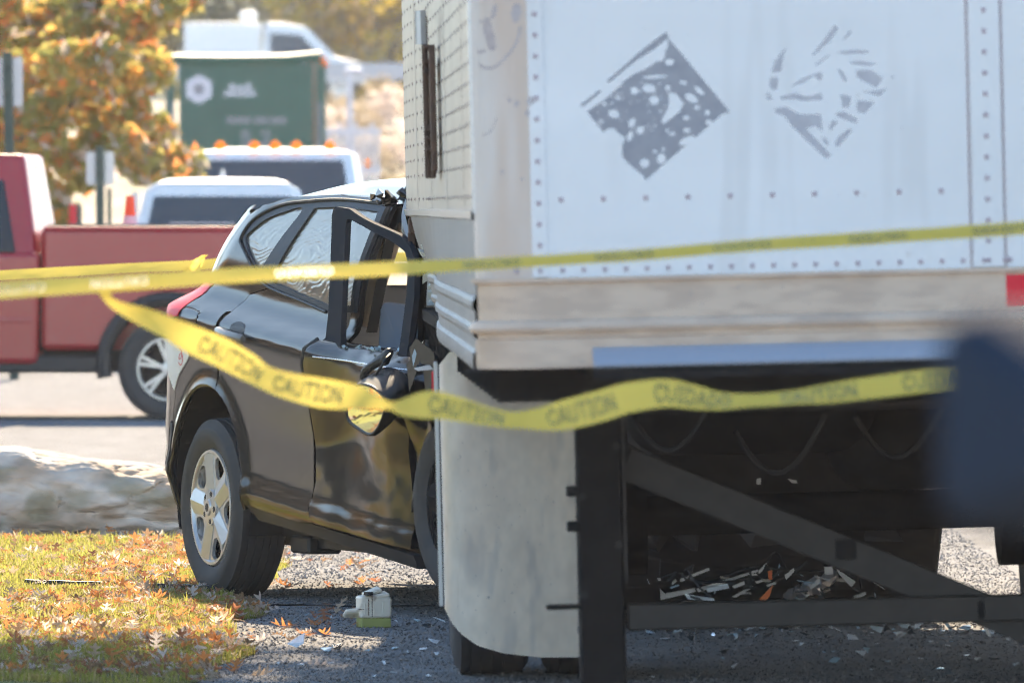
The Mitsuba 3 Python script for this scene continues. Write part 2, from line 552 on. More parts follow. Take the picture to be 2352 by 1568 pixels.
# blades of grass
def blades(n, x0, x1, y0, y1, seed):
    r = np.random.default_rng(seed)
    X, Y = r.uniform(x0, x1, n * 2), r.uniform(y0, y1, n * 2)
    from shapely import contains_xy
    ok = contains_xy(verge_poly, X, Y)
    den = meshkit.fbm(np.c_[X * 2.5, Y * 1.2, X * 0], 3, seed=3)
    ok &= r.uniform(0, 1, n * 2) < np.clip((den - .25) * 2.6, .12, 1)
    X, Y = X[ok][:n], Y[ok][:n]
    n = len(X)
    Z = vz(X, Y) - .004
    hgt = r.uniform(.016, .048, n) * (1 + .6 * (r.uniform(0, 1, n) > .93))
    az, lean = r.uniform(0, 2 * np.pi, n), r.uniform(.1, .9, n)
    w = r.uniform(.0016, .0032, n)
    d = np.c_[np.cos(az), np.sin(az), 0 * az]
    s = np.c_[-np.sin(az), np.cos(az), 0 * az]
    b = np.c_[X, Y, Z]
    up = np.array([0, 0, 1.0])
    mid = b + d * (hgt * lean * .3)[:, None] + up * (hgt * .6)[:, None]
    tip = b + d * (hgt * lean)[:, None] + up * (hgt * (1 - .25 * lean))[:, None]
    V = np.stack([b - s * w[:, None], b + s * w[:, None], mid - s * w[:, None] * .8, mid + s * w[:, None] * .8, tip], 1).reshape(-1, 3)
    i = np.arange(n)[:, None] * 5
    F = np.vstack([i + [0, 1, 3], i + [0, 3, 2], i + [2, 3, 4]])
    return trimesh.Trimesh(V, F, process=False)


lone('grass', blades(74000, -2.6, -.8, 28.6, 41, 11), 'mat_blade', 'short green grass of the leaf-strewn verge', 'grass', kind='stuff', smooth=True)
lone('dry_grass', blades(30000, -2.6, -.8, 28.6, 41, 12), 'mat_blade_dry', 'dry straw-coloured grass among the green blades', 'grass', kind='stuff', smooth=True)


# loose grit on the asphalt
def grit(n, x0, x1, y0, y1, seed, s0, s1):
    r = np.random.default_rng(seed)
    X, Y = r.uniform(x0, x1, n), y0 * (y1 / y0) ** r.uniform(0, 1, n)
    from shapely import contains_xy
    ok = ~contains_xy(verge_poly, X, Y) | (r.uniform(0, 1, n) < .06)
    X, Y = X[ok], Y[ok]
    n = len(X)
    S = r.uniform(s0, s1, n) * np.where(r.uniform(0, 1, n) > .97, 1.8, 1)
    o = np.array([[1, 0, 0], [-1, 0, 0], [0, 1, 0], [0, -1, 0], [0, 0, .8], [0, 0, -.6]], float)
    V = o[None] * (S[:, None] * r.uniform(.6, 1.3, (n, 6)))[..., None]
    a = r.uniform(0, 6.28, n)
    c, s = np.cos(a)[:, None], np.sin(a)[:, None]
    V = np.stack([V[..., 0] * c - V[..., 1] * s, V[..., 0] * s + V[..., 1] * c, V[..., 2] + .35 * V[..., 0]], -1) + np.c_[X, Y, S * .35][:, None]
    f = np.array([[0, 2, 4], [2, 1, 4], [1, 3, 4], [3, 0, 4], [2, 0, 5], [1, 2, 5], [3, 1, 5], [0, 3, 5]])
    return trimesh.Trimesh(V.reshape(-1, 3), (np.arange(n)[:, None, None] * 6 + f).reshape(-1, 3), process=False)


lone('gravel', grit(60000, -2.4, 2.1, 28.8, 52, 21, .0025, .006), 'mat_stone_chip', 'pale grit and stone chips loose on the asphalt', 'gravel', kind='stuff', smooth=False)
lone('dark_gravel', grit(34000, -2.4, 2.1, 28.8, 52, 22, .0025, .0055), 'mat_stone_chip_dark', 'dark grit loose on the asphalt', 'gravel', kind='stuff', smooth=False)

# ---------------------------------------------------------------- boulder
ic = trimesh.creation.icosphere(subdivisions=5)
v = ic.vertices.copy()
d_ = v / np.linalg.norm(v, axis=1, keepdims=True)
q = np.sign(d_) * np.abs(d_) ** .8
sc = np.array([1.08, .40, .22])
pq = q * sc
low = meshkit.fbm(pq * [3.0, 3.4, 4.5] + 5.2, 3)
rid = 1 - np.abs(2 * meshkit.fbm(pq * [2.6, 3.0, 7] + 1.7, 2) - 1)
fine = meshkit.fbm(pq * 15, 4)
r_ = .80 + .42 * low - .07 * np.clip((rid - .8) / .2, 0, 1) ** 2 + .09 * (fine - .5)
P_ = q * sc * r_[:, None]
P_[:, 2] = P_[:, 2] + .07 * np.exp(-((P_[:, 0] - .05) / .28) ** 2) * (d_[:, 2] > 0) * d_[:, 2]
P_ = P_ * [1, 1, 1] + [-2.44, 42.15, .13]
lone('boulder', trimesh.Trimesh(P_, ic.faces, process=False), 'mat_rock' if bumped('rock', proc(lambda p, n, uv: .02 * fbm(p.x * 22, p.y * 22, p.z * 40), .003), 1.0, {'type': 'principled', 'base_color': proc(rock_col), 'roughness': .9, 'specular': .3}) else '', 'long pale weathered boulder lying behind the grass at left', 'rock', smooth=60)

# ---------------------------------------------------------------- trailer
PHI = math.radians(1.7)
TX0 = np.array([-.086, 23.8, 0.0])
M_yaw = frame([math.cos(PHI), math.sin(PHI), 0], [-math.sin(PHI), math.cos(PHI), 0], [0, 0, 1], TX0)
M_tilt = np.eye(4)
M_tilt[:3, :3] = [[math.cos(math.radians(1.35)), 0, -math.sin(math.radians(1.35))], [0, 1, 0], [math.sin(math.radians(1.35)), 0, math.cos(math.radians(1.35))]]
M_tilt = trans(0, 0, 1.1) @ M_tilt @ trans(0, 0, -1.1)
MT = M_yaw @ M_tilt          # trailer frame: u right, v back, w up
trailer = thing('semi_trailer', 'white riveted box trailer nose, the black car jammed under its far end', 'trailer')
W, L, TOP = 2.44, 10.2, 4.15
RC = .155
US = .149                     # where the flat nose starts


def side_u(v, w=None):
    """The side wall's bow: pressed inward a little towards the back."""
    v = np.asarray(v, float)
    return .012 * np.sin(np.pi * np.clip(v / L, 0, 1)) + .018 * np.exp(-((v - 7.6) / 1.1) ** 2)


# nose panels: three sheets butting at riveted seams
for i, (u0, u1) in enumerate(((US, US + 1.2), (US + 1.212, W - US - .0), )):
    part(trailer, 'nose_panel', bx(u0 + .003, u1 - .003, .012, .04, 1.338, TOP), 'mat_trailer_white', MT, label='bluish white nose sheet with two worn placard marks' if i == 0 else None)
part(trailer, 'nose_post', bx(US + 1.165, US + 1.247, .004, .0115, 1.338, TOP, .003), 'mat_trailer_white', MT)
part(trailer, 'nose_post', bx(US - .004, US + .040, .003, .0115, 1.338, TOP, .003), 'mat_trailer_white', MT)
# dark grooves down both sides of the posts
part(trailer, 'seam', [bx(US + 1.157, US + 1.163, .0085, .0118, 1.338, TOP), bx(US + 1.249, US + 1.255, .0085, .0118, 1.338, TOP), bx(US - .012, US - .006, .0085, .0118, 1.338, TOP)], 'mat_seam', MT)


def corner(u_c, s, w0, w1, extra=0.0, n=14):
    a = np.linspace(0, np.pi / 2, n)
    o = np.c_[u_c - s * (RC + extra) * np.sin(a), RC + .004 - (RC + extra) * np.cos(a)]
    ii = np.c_[u_c - s * (RC - .03) * np.sin(a), RC + .004 - (RC - .03) * np.cos(a)]
    ring = Polygon(np.vstack([o, ii[::-1]]))
    m = trimesh.creation.extrude_polygon(ring, w1 - w0, engine='earcut')
    m.vertices = m.vertices + [0, 0, w0]
    return m


part(trailer, 'corner_post', corner(RC, 1, 1.338, TOP), 'mat_corner_white', MT, label='rounded white corner post with tan reflections painted in and dark scrapes')
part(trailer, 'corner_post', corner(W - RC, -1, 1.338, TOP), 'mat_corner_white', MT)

# bottom rail of the nose: lip, recessed channel, ledge, lower flange (wraps the corner)
RAIL = [(1.338, -.012), (1.327, -.012), (1.322, .004), (1.228, .004), (1.222, -.014), (1.206, -.020), (1.196, -.016), (1.192, .002), (1.180, .002), (1.176, -.004), (1.100, -.004), (1.097, .05), (1.338, .05)]


def wrap_profile(prof, u0, u1, back):
    """Sweep (w, offset) along nose and both rounded corners, then back along the sides."""
    a = np.linspace(0, np.pi / 2, 12)
    path, nor = [], []
    for vv_ in np.linspace(back, RC, 2)[:-1]:
        path.append((0, vv_)); nor.append((-1, 0))
    for t in a[::-1]:
        path.append((RC - RC * np.sin(t), RC - RC * np.cos(t))); nor.append((-np.sin(t), -np.cos(t)))
    for t in a:
        path.append((W - RC + RC * np.sin(t), RC - RC * np.cos(t))); nor.append((np.sin(t), -np.cos(t)))
    path.append((W, back)); nor.append((1, 0))
    path, nor, prof = np.array(path), np.array(nor), np.array(prof)
    n, m = len(path), len(prof)
    # offset along the outward normal: negative profile value = proud
    V = np.array([[path[i, 0] - nor[i, 0] * o, path[i, 1] - nor[i, 1] * o, w] for i in range(n) for w, o in prof])
    F = []
    for i in range(n - 1):
        for j in range(m):
            k = (j + 1) % m
            F += [[i * m + j, i * m + k, (i + 1) * m + k], [i * m + j, (i + 1) * m + k, (i + 1) * m + j]]
    return trimesh.Trimesh(V, F, process=False)


part(trailer, 'nose_rail', wrap_profile(RAIL, 0, W, RC + .03), 'mat_rail_beige', MT, smooth=25, label='dirty beige bottom rail with rolled ledges')
# upper coupler plate: sloped bright lip with a ragged dark underside
part(trailer, 'coupler_plate', hull([(u, v_, w) for u in (.30, W - .3) for v_, w in ((-.050, 1.098), (-.053, 1.105), (-.010, 1.152), (.9, 1.14), (.9, 1.098))]), 'mat_plate_lip', MT, smooth=False, label='blue-grey steel lip of the coupler plate')
nn = 40
us = np.linspace(.30, W - .3, nn)
lo = 1.086 - .016 * np.array([meshkit.noise(np.array([u * 6, .3, .7])) for u in us])
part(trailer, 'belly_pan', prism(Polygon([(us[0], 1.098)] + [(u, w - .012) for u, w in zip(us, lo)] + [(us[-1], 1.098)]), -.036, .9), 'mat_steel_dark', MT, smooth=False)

# rivets
riv = trimesh.Trimesh(*[np.array(x) for x in (lambda n: ([[0, -.0045, 0]] + [[.0052 * math.cos(2 * math.pi * i / n), -.003, .0052 * math.sin(2 * math.pi * i / n)] for i in range(n)] + [[.0078 * math.cos(2 * math.pi * i / n), 0, .0078 * math.sin(2 * math.pi * i / n)] for i in range(n)],
      [[0, 1 + i, 1 + (i + 1) % n] for i in range(n)] + [[1 + i, 1 + n + i, 1 + n + (i + 1) % n] for i in range(n)] + [[1 + i, 1 + n + (i + 1) % n, 1 + (i + 1) % n] for i in range(n)]))(8)], process=False)
riv_ply = mikit.ply(xf(riv, MT @ trans(0, 0, 0) @ np.linalg.inv(trans(0, 0, 0))), 'mat_rivet_rust', smooth=True)
riv_ply = mikit.ply(riv, 'mat_rivet_rust', smooth=True)


def rivet(u, w, v_=0.0115):
    k = key_for(trailer + '__rivet')
    scene[k] = {**riv_ply, 'to_world': T(MT @ trans(u, v_, w))}


w1, w2 = 1.357, 1.543
for i in range(22):
    rivet(US + .022 + .0558 * (i + 1), w1, .0035 if i > 19.6 else .0115)
for i in range(11):
    rivet(US + .078 + .1118 * i, w2)
for i in range(13):
    rivet(US + .018, 1.42 + .0555 * i + .004, .0025)
    rivet(US + 1.206, 1.42 + .0555 * i - .012, .0035)
for w in (1.357,):
    for a in (28, 62):
        pass
rivet(US + .018, w1, .0025)
rivet(US + 1.206, w1, .0035)
rivet(US - .045, 1.357, .0068)
for i in range(20):
    rivet(US + 1.262 + .0558 * i, w1)


# worn placards: adhesive left on the sheet (flat), measured off the sheet in metres
def pl(pts):
    """Points measured on the sheet (1/2589 m), turned back by the trailer's lean."""
    t = math.radians(1.35)
    out = []
    for u, v_ in pts:
        X, Z = (202 + .336 * u) / 870, .43 + (427.6 - .336 * v_) / 870
        out.append((X * math.cos(t) + Z * math.sin(t), 1.1 - X * math.sin(t) + Z * math.cos(t)))
    return out


def ell(cx, cy, rx, ry, a=0):
    e = affinity.rotate(affinity.scale(Point(0, 0).buffer(1, 10), rx, ry), a)
    return affinity.translate(e, cx, cy)


p1 = Polygon([(690, 120), (735, 170), (1115, 625), (1060, 640), (880, 800), (780, 880), (535, 1095), (520, 1060), (400, 960), (375, 920), (378, 850), (398, 800), (350, 770), (320, 735), (275, 740), (250, 765), (180, 680), (135, 620), (250, 545), (370, 440), (380, 420), (450, 370), (540, 330), (640, 260), (690, 180)])
p1 = unary_union([p1, Polygon([(85, 580), (220, 475), (235, 488), (110, 592)]), Polygon([(270, 412), (400, 300), (520, 195), (675, 78), (700, 112), (590, 200), (470, 275), (380, 350), (285, 428)])])
rr = random.Random(3)
holes = [(560, 465, 45, 28, 5), (460, 480, 26, 26, 0), (595, 545, 34, 30, 0), (320, 640, 40, 26, 20), (640, 235, 30, 48, 20), (700, 285, 30, 22, 0), (850, 530, 48, 25, 30), (905, 480, 40, 18, 40), (795, 425, 26, 13, 15), (890, 595, 20, 15, 0), (960, 630, 18, 18, 0), (815, 665, 22, 15, 0), (970, 695, 22, 18, 0), (820, 750, 24, 16, 0), (820, 820, 58, 24, -25), (530, 975, 32, 30, 0), (645, 945, 30, 36, 0), (445, 700, 20, 34, 20), (500, 750, 26, 26, 0), (430, 790, 18, 36, 20), (600, 385, 85, 11, -3), (690, 460, 18, 18, 0), (600, 895, 16, 10, 0), (720, 775, 22, 12, 0), (660, 880, 12, 12, 0), (520, 300, 30, 14, -40), (560, 265, 34, 12, -40), (350, 530, 14, 14, 0), (255, 570, 14, 12, 0), (230, 690, 12, 12, 0), (640, 620, 10, 8, 0)]
p1 = p1.difference(unary_union([ell(*h) for h in holes] + [Polygon([(692, 490), (745, 500), (798, 565), (772, 622), (665, 705), (642, 692), (690, 600), (700, 545)])] + [ell(rr.uniform(200, 760), rr.uniform(420, 760), rr.uniform(4, 9), rr.uniform(4, 8)) for _ in range(46)]))
p2 = unary_union([Polygon(q_) for q_ in (
    [(1500, 180), (1480, 250), (1465, 350), (1400, 360), (1420, 280)], [(1395, 385), (1445, 390), (1440, 470), (1400, 475), (1385, 430)], [(1370, 480), (1410, 540), (1370, 545)],
    [(1420, 600), (1500, 590), (1590, 640), (1740, 640), (1750, 760), (1700, 720), (1640, 740), (1810, 920), (1775, 945), (1640, 820), (1530, 710), (1490, 650), (1430, 635)],
    [(1460, 520), (1560, 495), (1640, 520), (1740, 495), (1750, 545), (1620, 548), (1540, 535), (1465, 540)], [(1830, 30), (1862, 50), (1800, 140), (1700, 230), (1672, 240), (1760, 130)],
    [(1940, 65), (1950, 80), (1900, 135), (1885, 130)], [(1840, 215), (1960, 200), (2065, 205), (2060, 225), (1900, 230)], [(1930, 280), (2010, 275), (2130, 295), (2080, 308), (1960, 300)],
    [(1985, 335), (2090, 340), (2165, 395), (2120, 460), (2020, 410), (1980, 380)], [(2020, 480), (2120, 480), (2190, 460), (2140, 520)], [(1870, 505), (1950, 520), (1935, 590), (1890, 600)],
    [(1985, 545), (2110, 555), (2040, 640), (1985, 620)], [(1840, 630), (1900, 620), (2000, 680), (1975, 705), (1850, 655)], [(1815, 680), (1860, 690), (1800, 760), (1795, 730)], [(1930, 735), (1955, 750), (1855, 870), (1835, 850), (1850, 800)],
    [(1520, 455), (1600, 400), (1690, 365), (1740, 350), (1750, 395), (1720, 410), (1690, 375), (1620, 425)], [(1850, 330), (1880, 340), (1920, 410), (1900, 420)], [(1740, 790), (1770, 800), (1800, 850), (1770, 845)],
    [(1700, 300), (1790, 230), (1795, 240), (1710, 310)], [(2215, 375), (2240, 385), (2230, 400)])])
for poly, mname, lab in ((p1, 'mat_residue', 'grey torn remains of a diamond placard'), (p2, 'mat_residue_faint', 'faint scraped remains of a second diamond placard')):
    ms = []
    for g in getattr(poly, 'geoms', [poly]):
        if g.area < 20:
            continue
        ge = Polygon(pl(list(g.exterior.coords)), [pl(list(h_.coords)) for h_ in g.interiors])
        v2, f2 = tri2d(ge.buffer(0)) if ge.buffer(0).geom_type == 'Polygon' else (None, None)
        if v2 is None:
            continue
        n_ = len(v2)
        # lay the flat print 1 mm in front of the sheet
        ms.append(flip(trimesh.Trimesh(np.c_[v2[:, 0], np.full(n_, .0108), v2[:, 1]], f2, process=False)))
    part(trailer, 'placard_residue', ms, mname, MT, smooth=False, label=lab)


# scrapes on the rounded corner: patches laid on the curve
def on_corner(poly, off=.0012):
    v2, f2 = gridtri(poly, .02)
    a = v2[:, 0] / RC                      # arc length from the seam
    P = np.c_[RC - (RC + off) * np.sin(a), RC + .004 - (RC + off) * np.cos(a), v2[:, 1]]
    return trimesh.Trimesh(P, f2, process=False)


sc_ = []
for (s_, w_, a_, b_, ang) in ((.118, 1.985, .017, .045, -18), (.035, 2.04, .013, .026, 5), (.098, 2.045, .008, .018, 20), (.04, 1.80, .007, .008, 0), (.012, 1.775, .006, .010, 0), (.004, 1.805, .010, .012, 0), (.06, 1.81, .006, .007, 0), (.15, 1.94, .02, .006, 0), (.085, 1.62, .005, .006, 0), (.03, 1.60, .004, .004, 0)):
    e = ell(s_, w_, a_, b_, ang)
    c0 = np.array(e.exterior.coords)
    ctr = np.array([s_, w_])
    wob = 1 + .35 * (np.array([meshkit.noise(np.array([x * 90, y * 90, 1.3])) for x, y in c0]) - .5)
    sc_.append(on_corner(Polygon(ctr + (c0 - ctr) * wob[:, None]).buffer(0)))
arc = smoothpoly([(.16, 1.905), (.115, 1.895), (.075, 1.915), (.04, 1.955), (.025, 2.0)], 8, False)
sc_.append(on_corner(LineString(arc).buffer(.0035)))
sc_.append(on_corner(LineString(smoothpoly([(.15, 1.72), (.12, 1.73), (.10, 1.76)], 6, False)).buffer(.002)))
sc_.append(on_corner(LineString(smoothpoly([(.155, 2.02), (.125, 2.02), (.10, 2.035)], 6, False)).buffer(.003)))
for x in sc_:
    part(trailer, 'scrape', flip(x), 'mat_scuff', MT, smooth=True)

# left side: upper sheets lapped every 1.2 m, with rivet columns
SW0 = 1.512
for i in range(9):
    v0, v1 = RC + .005 + i * 1.2, min(RC + .005 + (i + 1) * 1.2 - .004, L)
    if v1 <= v0:
        continue
    vs = np.linspace(v0, v1, 9)
    lap = .0012 * (i % 2)
    pts = [(side_u(x) - lap, x) for x in vs] + [(side_u(x) + .03, x) for x in vs[::-1]]
    m = trimesh.creation.extrude_polygon(Polygon(pts), TOP - SW0, engine='earcut')
    m.vertices = m.vertices + [0, 0, SW0]
    part(trailer, 'side_panel', m, 'mat_side_beige', MT)
rv, rf = [], []
oct_v = np.array([[-.004, 0, 0], [0, .032, 0], [0, -.032, 0], [0, 0, .008], [0, 0, -.008]])
oct_f = np.array([[0, 1, 3], [0, 3, 2], [0, 2, 4], [0, 4, 1]])
for c in range(25):
    for rrow in range(28):
        v_ = .36 + .402 * c
        w_ = 1.585 + .0555 * rrow - (.028 if rrow == 0 else 0)
        lap = .0012 * (int((v_ - RC - .005) / 1.2) % 2)
        rf.append(oct_f[:, ::-1] + 5 * len(rv))
        rv.append(oct_v + [side_u(v_) - lap - .001, v_, w_])
part(trailer, 'side_rivets', trimesh.Trimesh(np.vstack(rv), np.vstack(rf), process=False), 'mat_rivet_side', MT, smooth=False, kind='stuff')
part(trailer, 'corner_post_edge', corner(RC, 1, SW0, TOP, .002, 3) if False else bx(-.004, .004, RC - .02, RC + .045, SW0, TOP), 'mat_aluminium_bright', MT)

# lower side: bright moulding, plain aluminium sheet, ribbed bottom rail, pushed in at the far end
VEND = 8.9


def lower_u(v, w):
    v, w = np.asarray(v, float), np.asarray(w, float)
    k = np.clip((v - 4.5) / 5.0, 0, 1) ** 1.6
    return side_u(v) + k * .10 * np.clip((1.52 - w) / .4, 0, 1) + .02 * k * (meshkit.noise(np.stack([v * 1.6, w * 9, v * 0], -1)) - .5)


def side_sweep(prof, v0, v1, n=50):
    vs = np.linspace(v0, v1, n)
    prof = np.array(prof, float)
    m_ = len(prof)
    V = np.vstack([np.c_[lower_u(np.full(m_, x), prof[:, 0]) + prof[:, 1], np.full(m_, x), prof[:, 0]] for x in vs])
    F = []
    for i in range(n - 1):
        for j in range(m_):
            k = (j + 1) % m_
            F += [[i * m_ + j, (i + 1) * m_ + k, i * m_ + k], [i * m_ + j, (i + 1) * m_ + j, (i + 1) * m_ + k]]
    return trimesh.Trimesh(V, F, process=False)


part(trailer, 'side_moulding', side_sweep([(1.520, -.010), (1.498, -.009), (1.494, 0), (1.494, .03), (1.520, .03)], RC + .005, L), 'mat_aluminium_bright', MT, smooth=25)
part(trailer, 'side_skirt', side_sweep([(1.494, .0), (1.42, .0), (1.35, .0), (1.29, .0), (1.29, .03), (1.494, .03)], RC + .005, 9.75), 'mat_aluminium', MT, smooth=25, label='smooth grey aluminium lower side sheet')
part(trailer, 'side_rail', side_sweep([(1.29, -.004), (1.278, -.011), (1.262, -.012), (1.252, -.004), (1.215, -.004), (1.205, -.012), (1.190, -.012), (1.180, -.004), (1.150, -.004), (1.140, -.012), (1.112, -.014), (1.097, -.010), (1.097, .04), (1.29, .04)], RC + .005, VEND), 'mat_aluminium', MT, smooth=25, label='ribbed aluminium bottom rail, buckled towards the car')
part(trailer, 'rail_end', bx(-.03, .05, RC - .06, RC + .05, 1.085, 1.097, .003), 'mat_steel_dark', MT)
# rest of the box
part(trailer, 'side_wall', bx(W - .03, W, RC + .005, L, 1.10, TOP), 'mat_side_beige', MT)
part(trailer, 'roof', bx(.02, W - .02, .05, L, TOP, TOP + .03, .01), 'mat_aluminium', MT)
part(trailer, 'rear_door', bx(.035, W / 2 - .004, L - .05, L - .005, 1.16, TOP - .01, .006), 'mat_trailer_white', MT)
part(trailer, 'rear_door', bx(W / 2 + .004, W - .035, L - .05, L - .005, 1.16, TOP - .01, .006), 'mat_trailer_white', MT)
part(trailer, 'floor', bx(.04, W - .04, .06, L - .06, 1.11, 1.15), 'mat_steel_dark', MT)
part(trailer, 'rear_sill', bx(.05, W - .02, L - .12, L, 1.03, 1.109, .006), 'mat_steel_dark', MT)
for i in range(21):
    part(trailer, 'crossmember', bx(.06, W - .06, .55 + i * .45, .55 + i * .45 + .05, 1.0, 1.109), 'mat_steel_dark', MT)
part(trailer, 'torn_edge', [bx(.0 + .004 * math.sin(i * 2.1), .026, 9.76 + .03 * (i % 3), 9.86 + .05 * (i % 2), 1.28 + .05 * i, 1.335 + .05 * i, .004) for i in range(5)], 'mat_rust', MT, smooth=False)

# tall latch bar on the side wall
lv = 4.55
lt = []
lb = part(trailer, 'latch_bar', [tube([(-.030, lv, 1.62), (-.032, lv, 2.13)], .010, 8), bx(-.022, -.004, lv - .22, lv - .08, 1.64, 2.03, .004), bx(-.018, -.004, lv + .05, lv + .22, 1.62, 2.0, .004)], 'mat_rust', MT, label='rusty vertical latch bar bolted to the side')
part(trailer, 'latch_cap', tube([(-.045, lv - .1, 2.04), (-.045, lv - .1, 2.145)], .018, 8), 'mat_aluminium_bright', MT)
for w_ in (2.03, 1.985, 1.955, 1.775, 1.745, 1.71):
    part(trailer, 'latch_bracket', [bx(-.038, -.002, lv - .12, lv + .12, w_ - .008, w_ + .008, .003)], 'mat_rust', MT)


# landing gear
def gear(u):
    part(trailer, 'landing_leg', bx(u, u + .13, 1.80, 1.93, .10, 1.09, .008), 'mat_steel_dark', MT)
    part(trailer, 'landing_foot', [bx(u - .06, u + .19, 1.72, 2.01, .0, .03, .006), bx(u + .025, u + .105, 1.83, 1.90, .03, .12)], 'mat_steel_dark', MT)
    part(trailer, 'leg_edge', bx(u + .131, u + .139, 1.79, 1.802, .45, 1.0), 'mat_steel_brown', MT)


gear(.315)
gear(W - .445)
for b_ in (bx(.26, .32, 1.78, 1.84, .96, 1.05, .01), bx(.285, .318, 1.80, 1.83, .60, .63, .004), bx(.285, .318, 1.80, 1.83, .70, .73, .004), bx(.22, .32, 1.80, 1.82, .38, .395, .003)):
    part(trailer, 'gear_bracket', b_, 'mat_steel_dark', MT, smooth=False)
part(trailer, 'brace', bar((.455, 1.85, .79), (W - .47, 1.85, .13), .02, .095, (0, 1, 0) if False else (0, 0, 1), .003), 'mat_steel_brown', MT)
part(trailer, 'cross_tube', bar((.45, 1.84, .352), (W - .44, 1.84, .352), .05, .078, (0, 0, 1), .006), 'mat_steel_brown', MT)
part(trailer, 'crank_shaft', cyl((.45, 1.86, .945), (W - .44, 1.86, .945), .02), 'mat_steel_brown', MT)
for b_ in (bx(1.05, 1.11, 1.838, 1.845, .50, .56, .002), bx(1.45, 1.47, 1.812, 1.818, .325, .375, .002), bx(1.62, 1.66, 1.812, 1.818, .32, .375, .002)):
    part(trailer, 'gusset', b_, 'mat_steel_dark', MT, smooth=False)


# wheels
def tyre_prof(R, w, rim):
    h_ = w / 2
    p = [(rim, -h_ * .80), (rim + .012, -h_ * .88), (rim + (R - rim) * .35, -h_ * 1.0), (rim + (R - rim) * .62, -h_ * .99), (R - .034, -h_ * .92), (R - .017, -h_ * .82)]
    tr = []
    yy = np.linspace(-h_ * .68, h_ * .68, 6)
    for i, y in enumerate(yy):
        rr0 = R - .012 * (abs(y) / h_) ** 2
        tr += [(rr0, y - h_ * .105), (rr0, y + h_ * .105)]
        if i < 5:
            tr += [(rr0 - .006, y + h_ * .115), (rr0 - .006, y + h_ * .157)]
    return p + tr + [(a, -b) for a, b in p[::-1]]


def truck_wheel(u, v_, R=.50):
    for du in (0.0, .29):
        k = key_for(trailer + '__wheel')
        M = MT @ trans(u + .12 + du, v_, 0)
        M[2, 3] = R
        Mr = M @ rot([0, 0, 1], -90)
        part(k, 'tyre', lathe(tyre_prof(R, .26, .29), 56), 'mat_rubber', Mr, smooth=40)
        part(k, 'rim', lathe([(.285, -.10), (.27, -.09), (.26, .02), (.12, .05), (.10, .10), (.001, .10), (.001, -.02), (.25, -.10), (.285, -.10)], 40), 'mat_steel_dark', Mr)


for v_ in (5.75,):
    truck_wheel(.03, v_)
    truck_wheel(W + .045 - .55, v_)
    part(trailer, 'axle', cyl((.3, v_, .50), (W - .3, v_, .50), .065), 'mat_steel_dark', MT)
    part(trailer, 'brake_drum', cyl((.56, v_, .5), (.68, v_, .5), .19, 24), 'mat_steel_dark', MT)
    part(trailer, 'brake_drum', cyl((W - .60, v_, .5), (W - .52, v_, .5), .19, 24), 'mat_steel_dark', MT)
part(trailer, 'suspension_beam', [bar((.75, 5.2, .80), (.75, 7.7, .80), .08, .22), bar((W - .75, 5.2, .80), (W - .75, 7.7, .80), .08, .22), bar((.75, 5.2, .80), (.75, 5.2, 1.05), .1, .3, (0, 1, 0)), bar((W - .75, 5.2, .80), (W - .75, 5.2, 1.05), .1, .3, (0, 1, 0))], 'mat_steel_dark', MT)


part(trailer, 'air_tank', rhull([(1.38, 5.0, .74), (1.74, 5.0, .74)], .15, 20), 'mat_steel_dark', MT)  # tank added to close a bright gap under the trailer
part(trailer, 'air_tank', rhull([(.72, 4.9, .86), (1.25, 4.9, .86)], .14, 20), 'mat_steel_dark', MT)
for i, (u_, w_) in enumerate(((.58, .88), (.92, .80), (1.30, .84), (1.62, .90))):
    hs_ = np.linspace(0, 1, 14)
    part(trailer, 'air_hose', tube(np.c_[u_ + .28 * hs_, 4.6 + .1 * np.sin(hs_ * 5), w_ - .16 * np.sin(np.pi * hs_) + .05 * hs_], .009, 6), 'mat_black_plastic', MT)
for i in range(5):
    part(trailer, 'leg_bolt', cyl((.33 + .1 * (i % 2), 1.795, .42 + .14 * i), (.33 + .1 * (i % 2), 1.80, .42 + .14 * i), .012, 6), 'mat_steel_brown', MT)


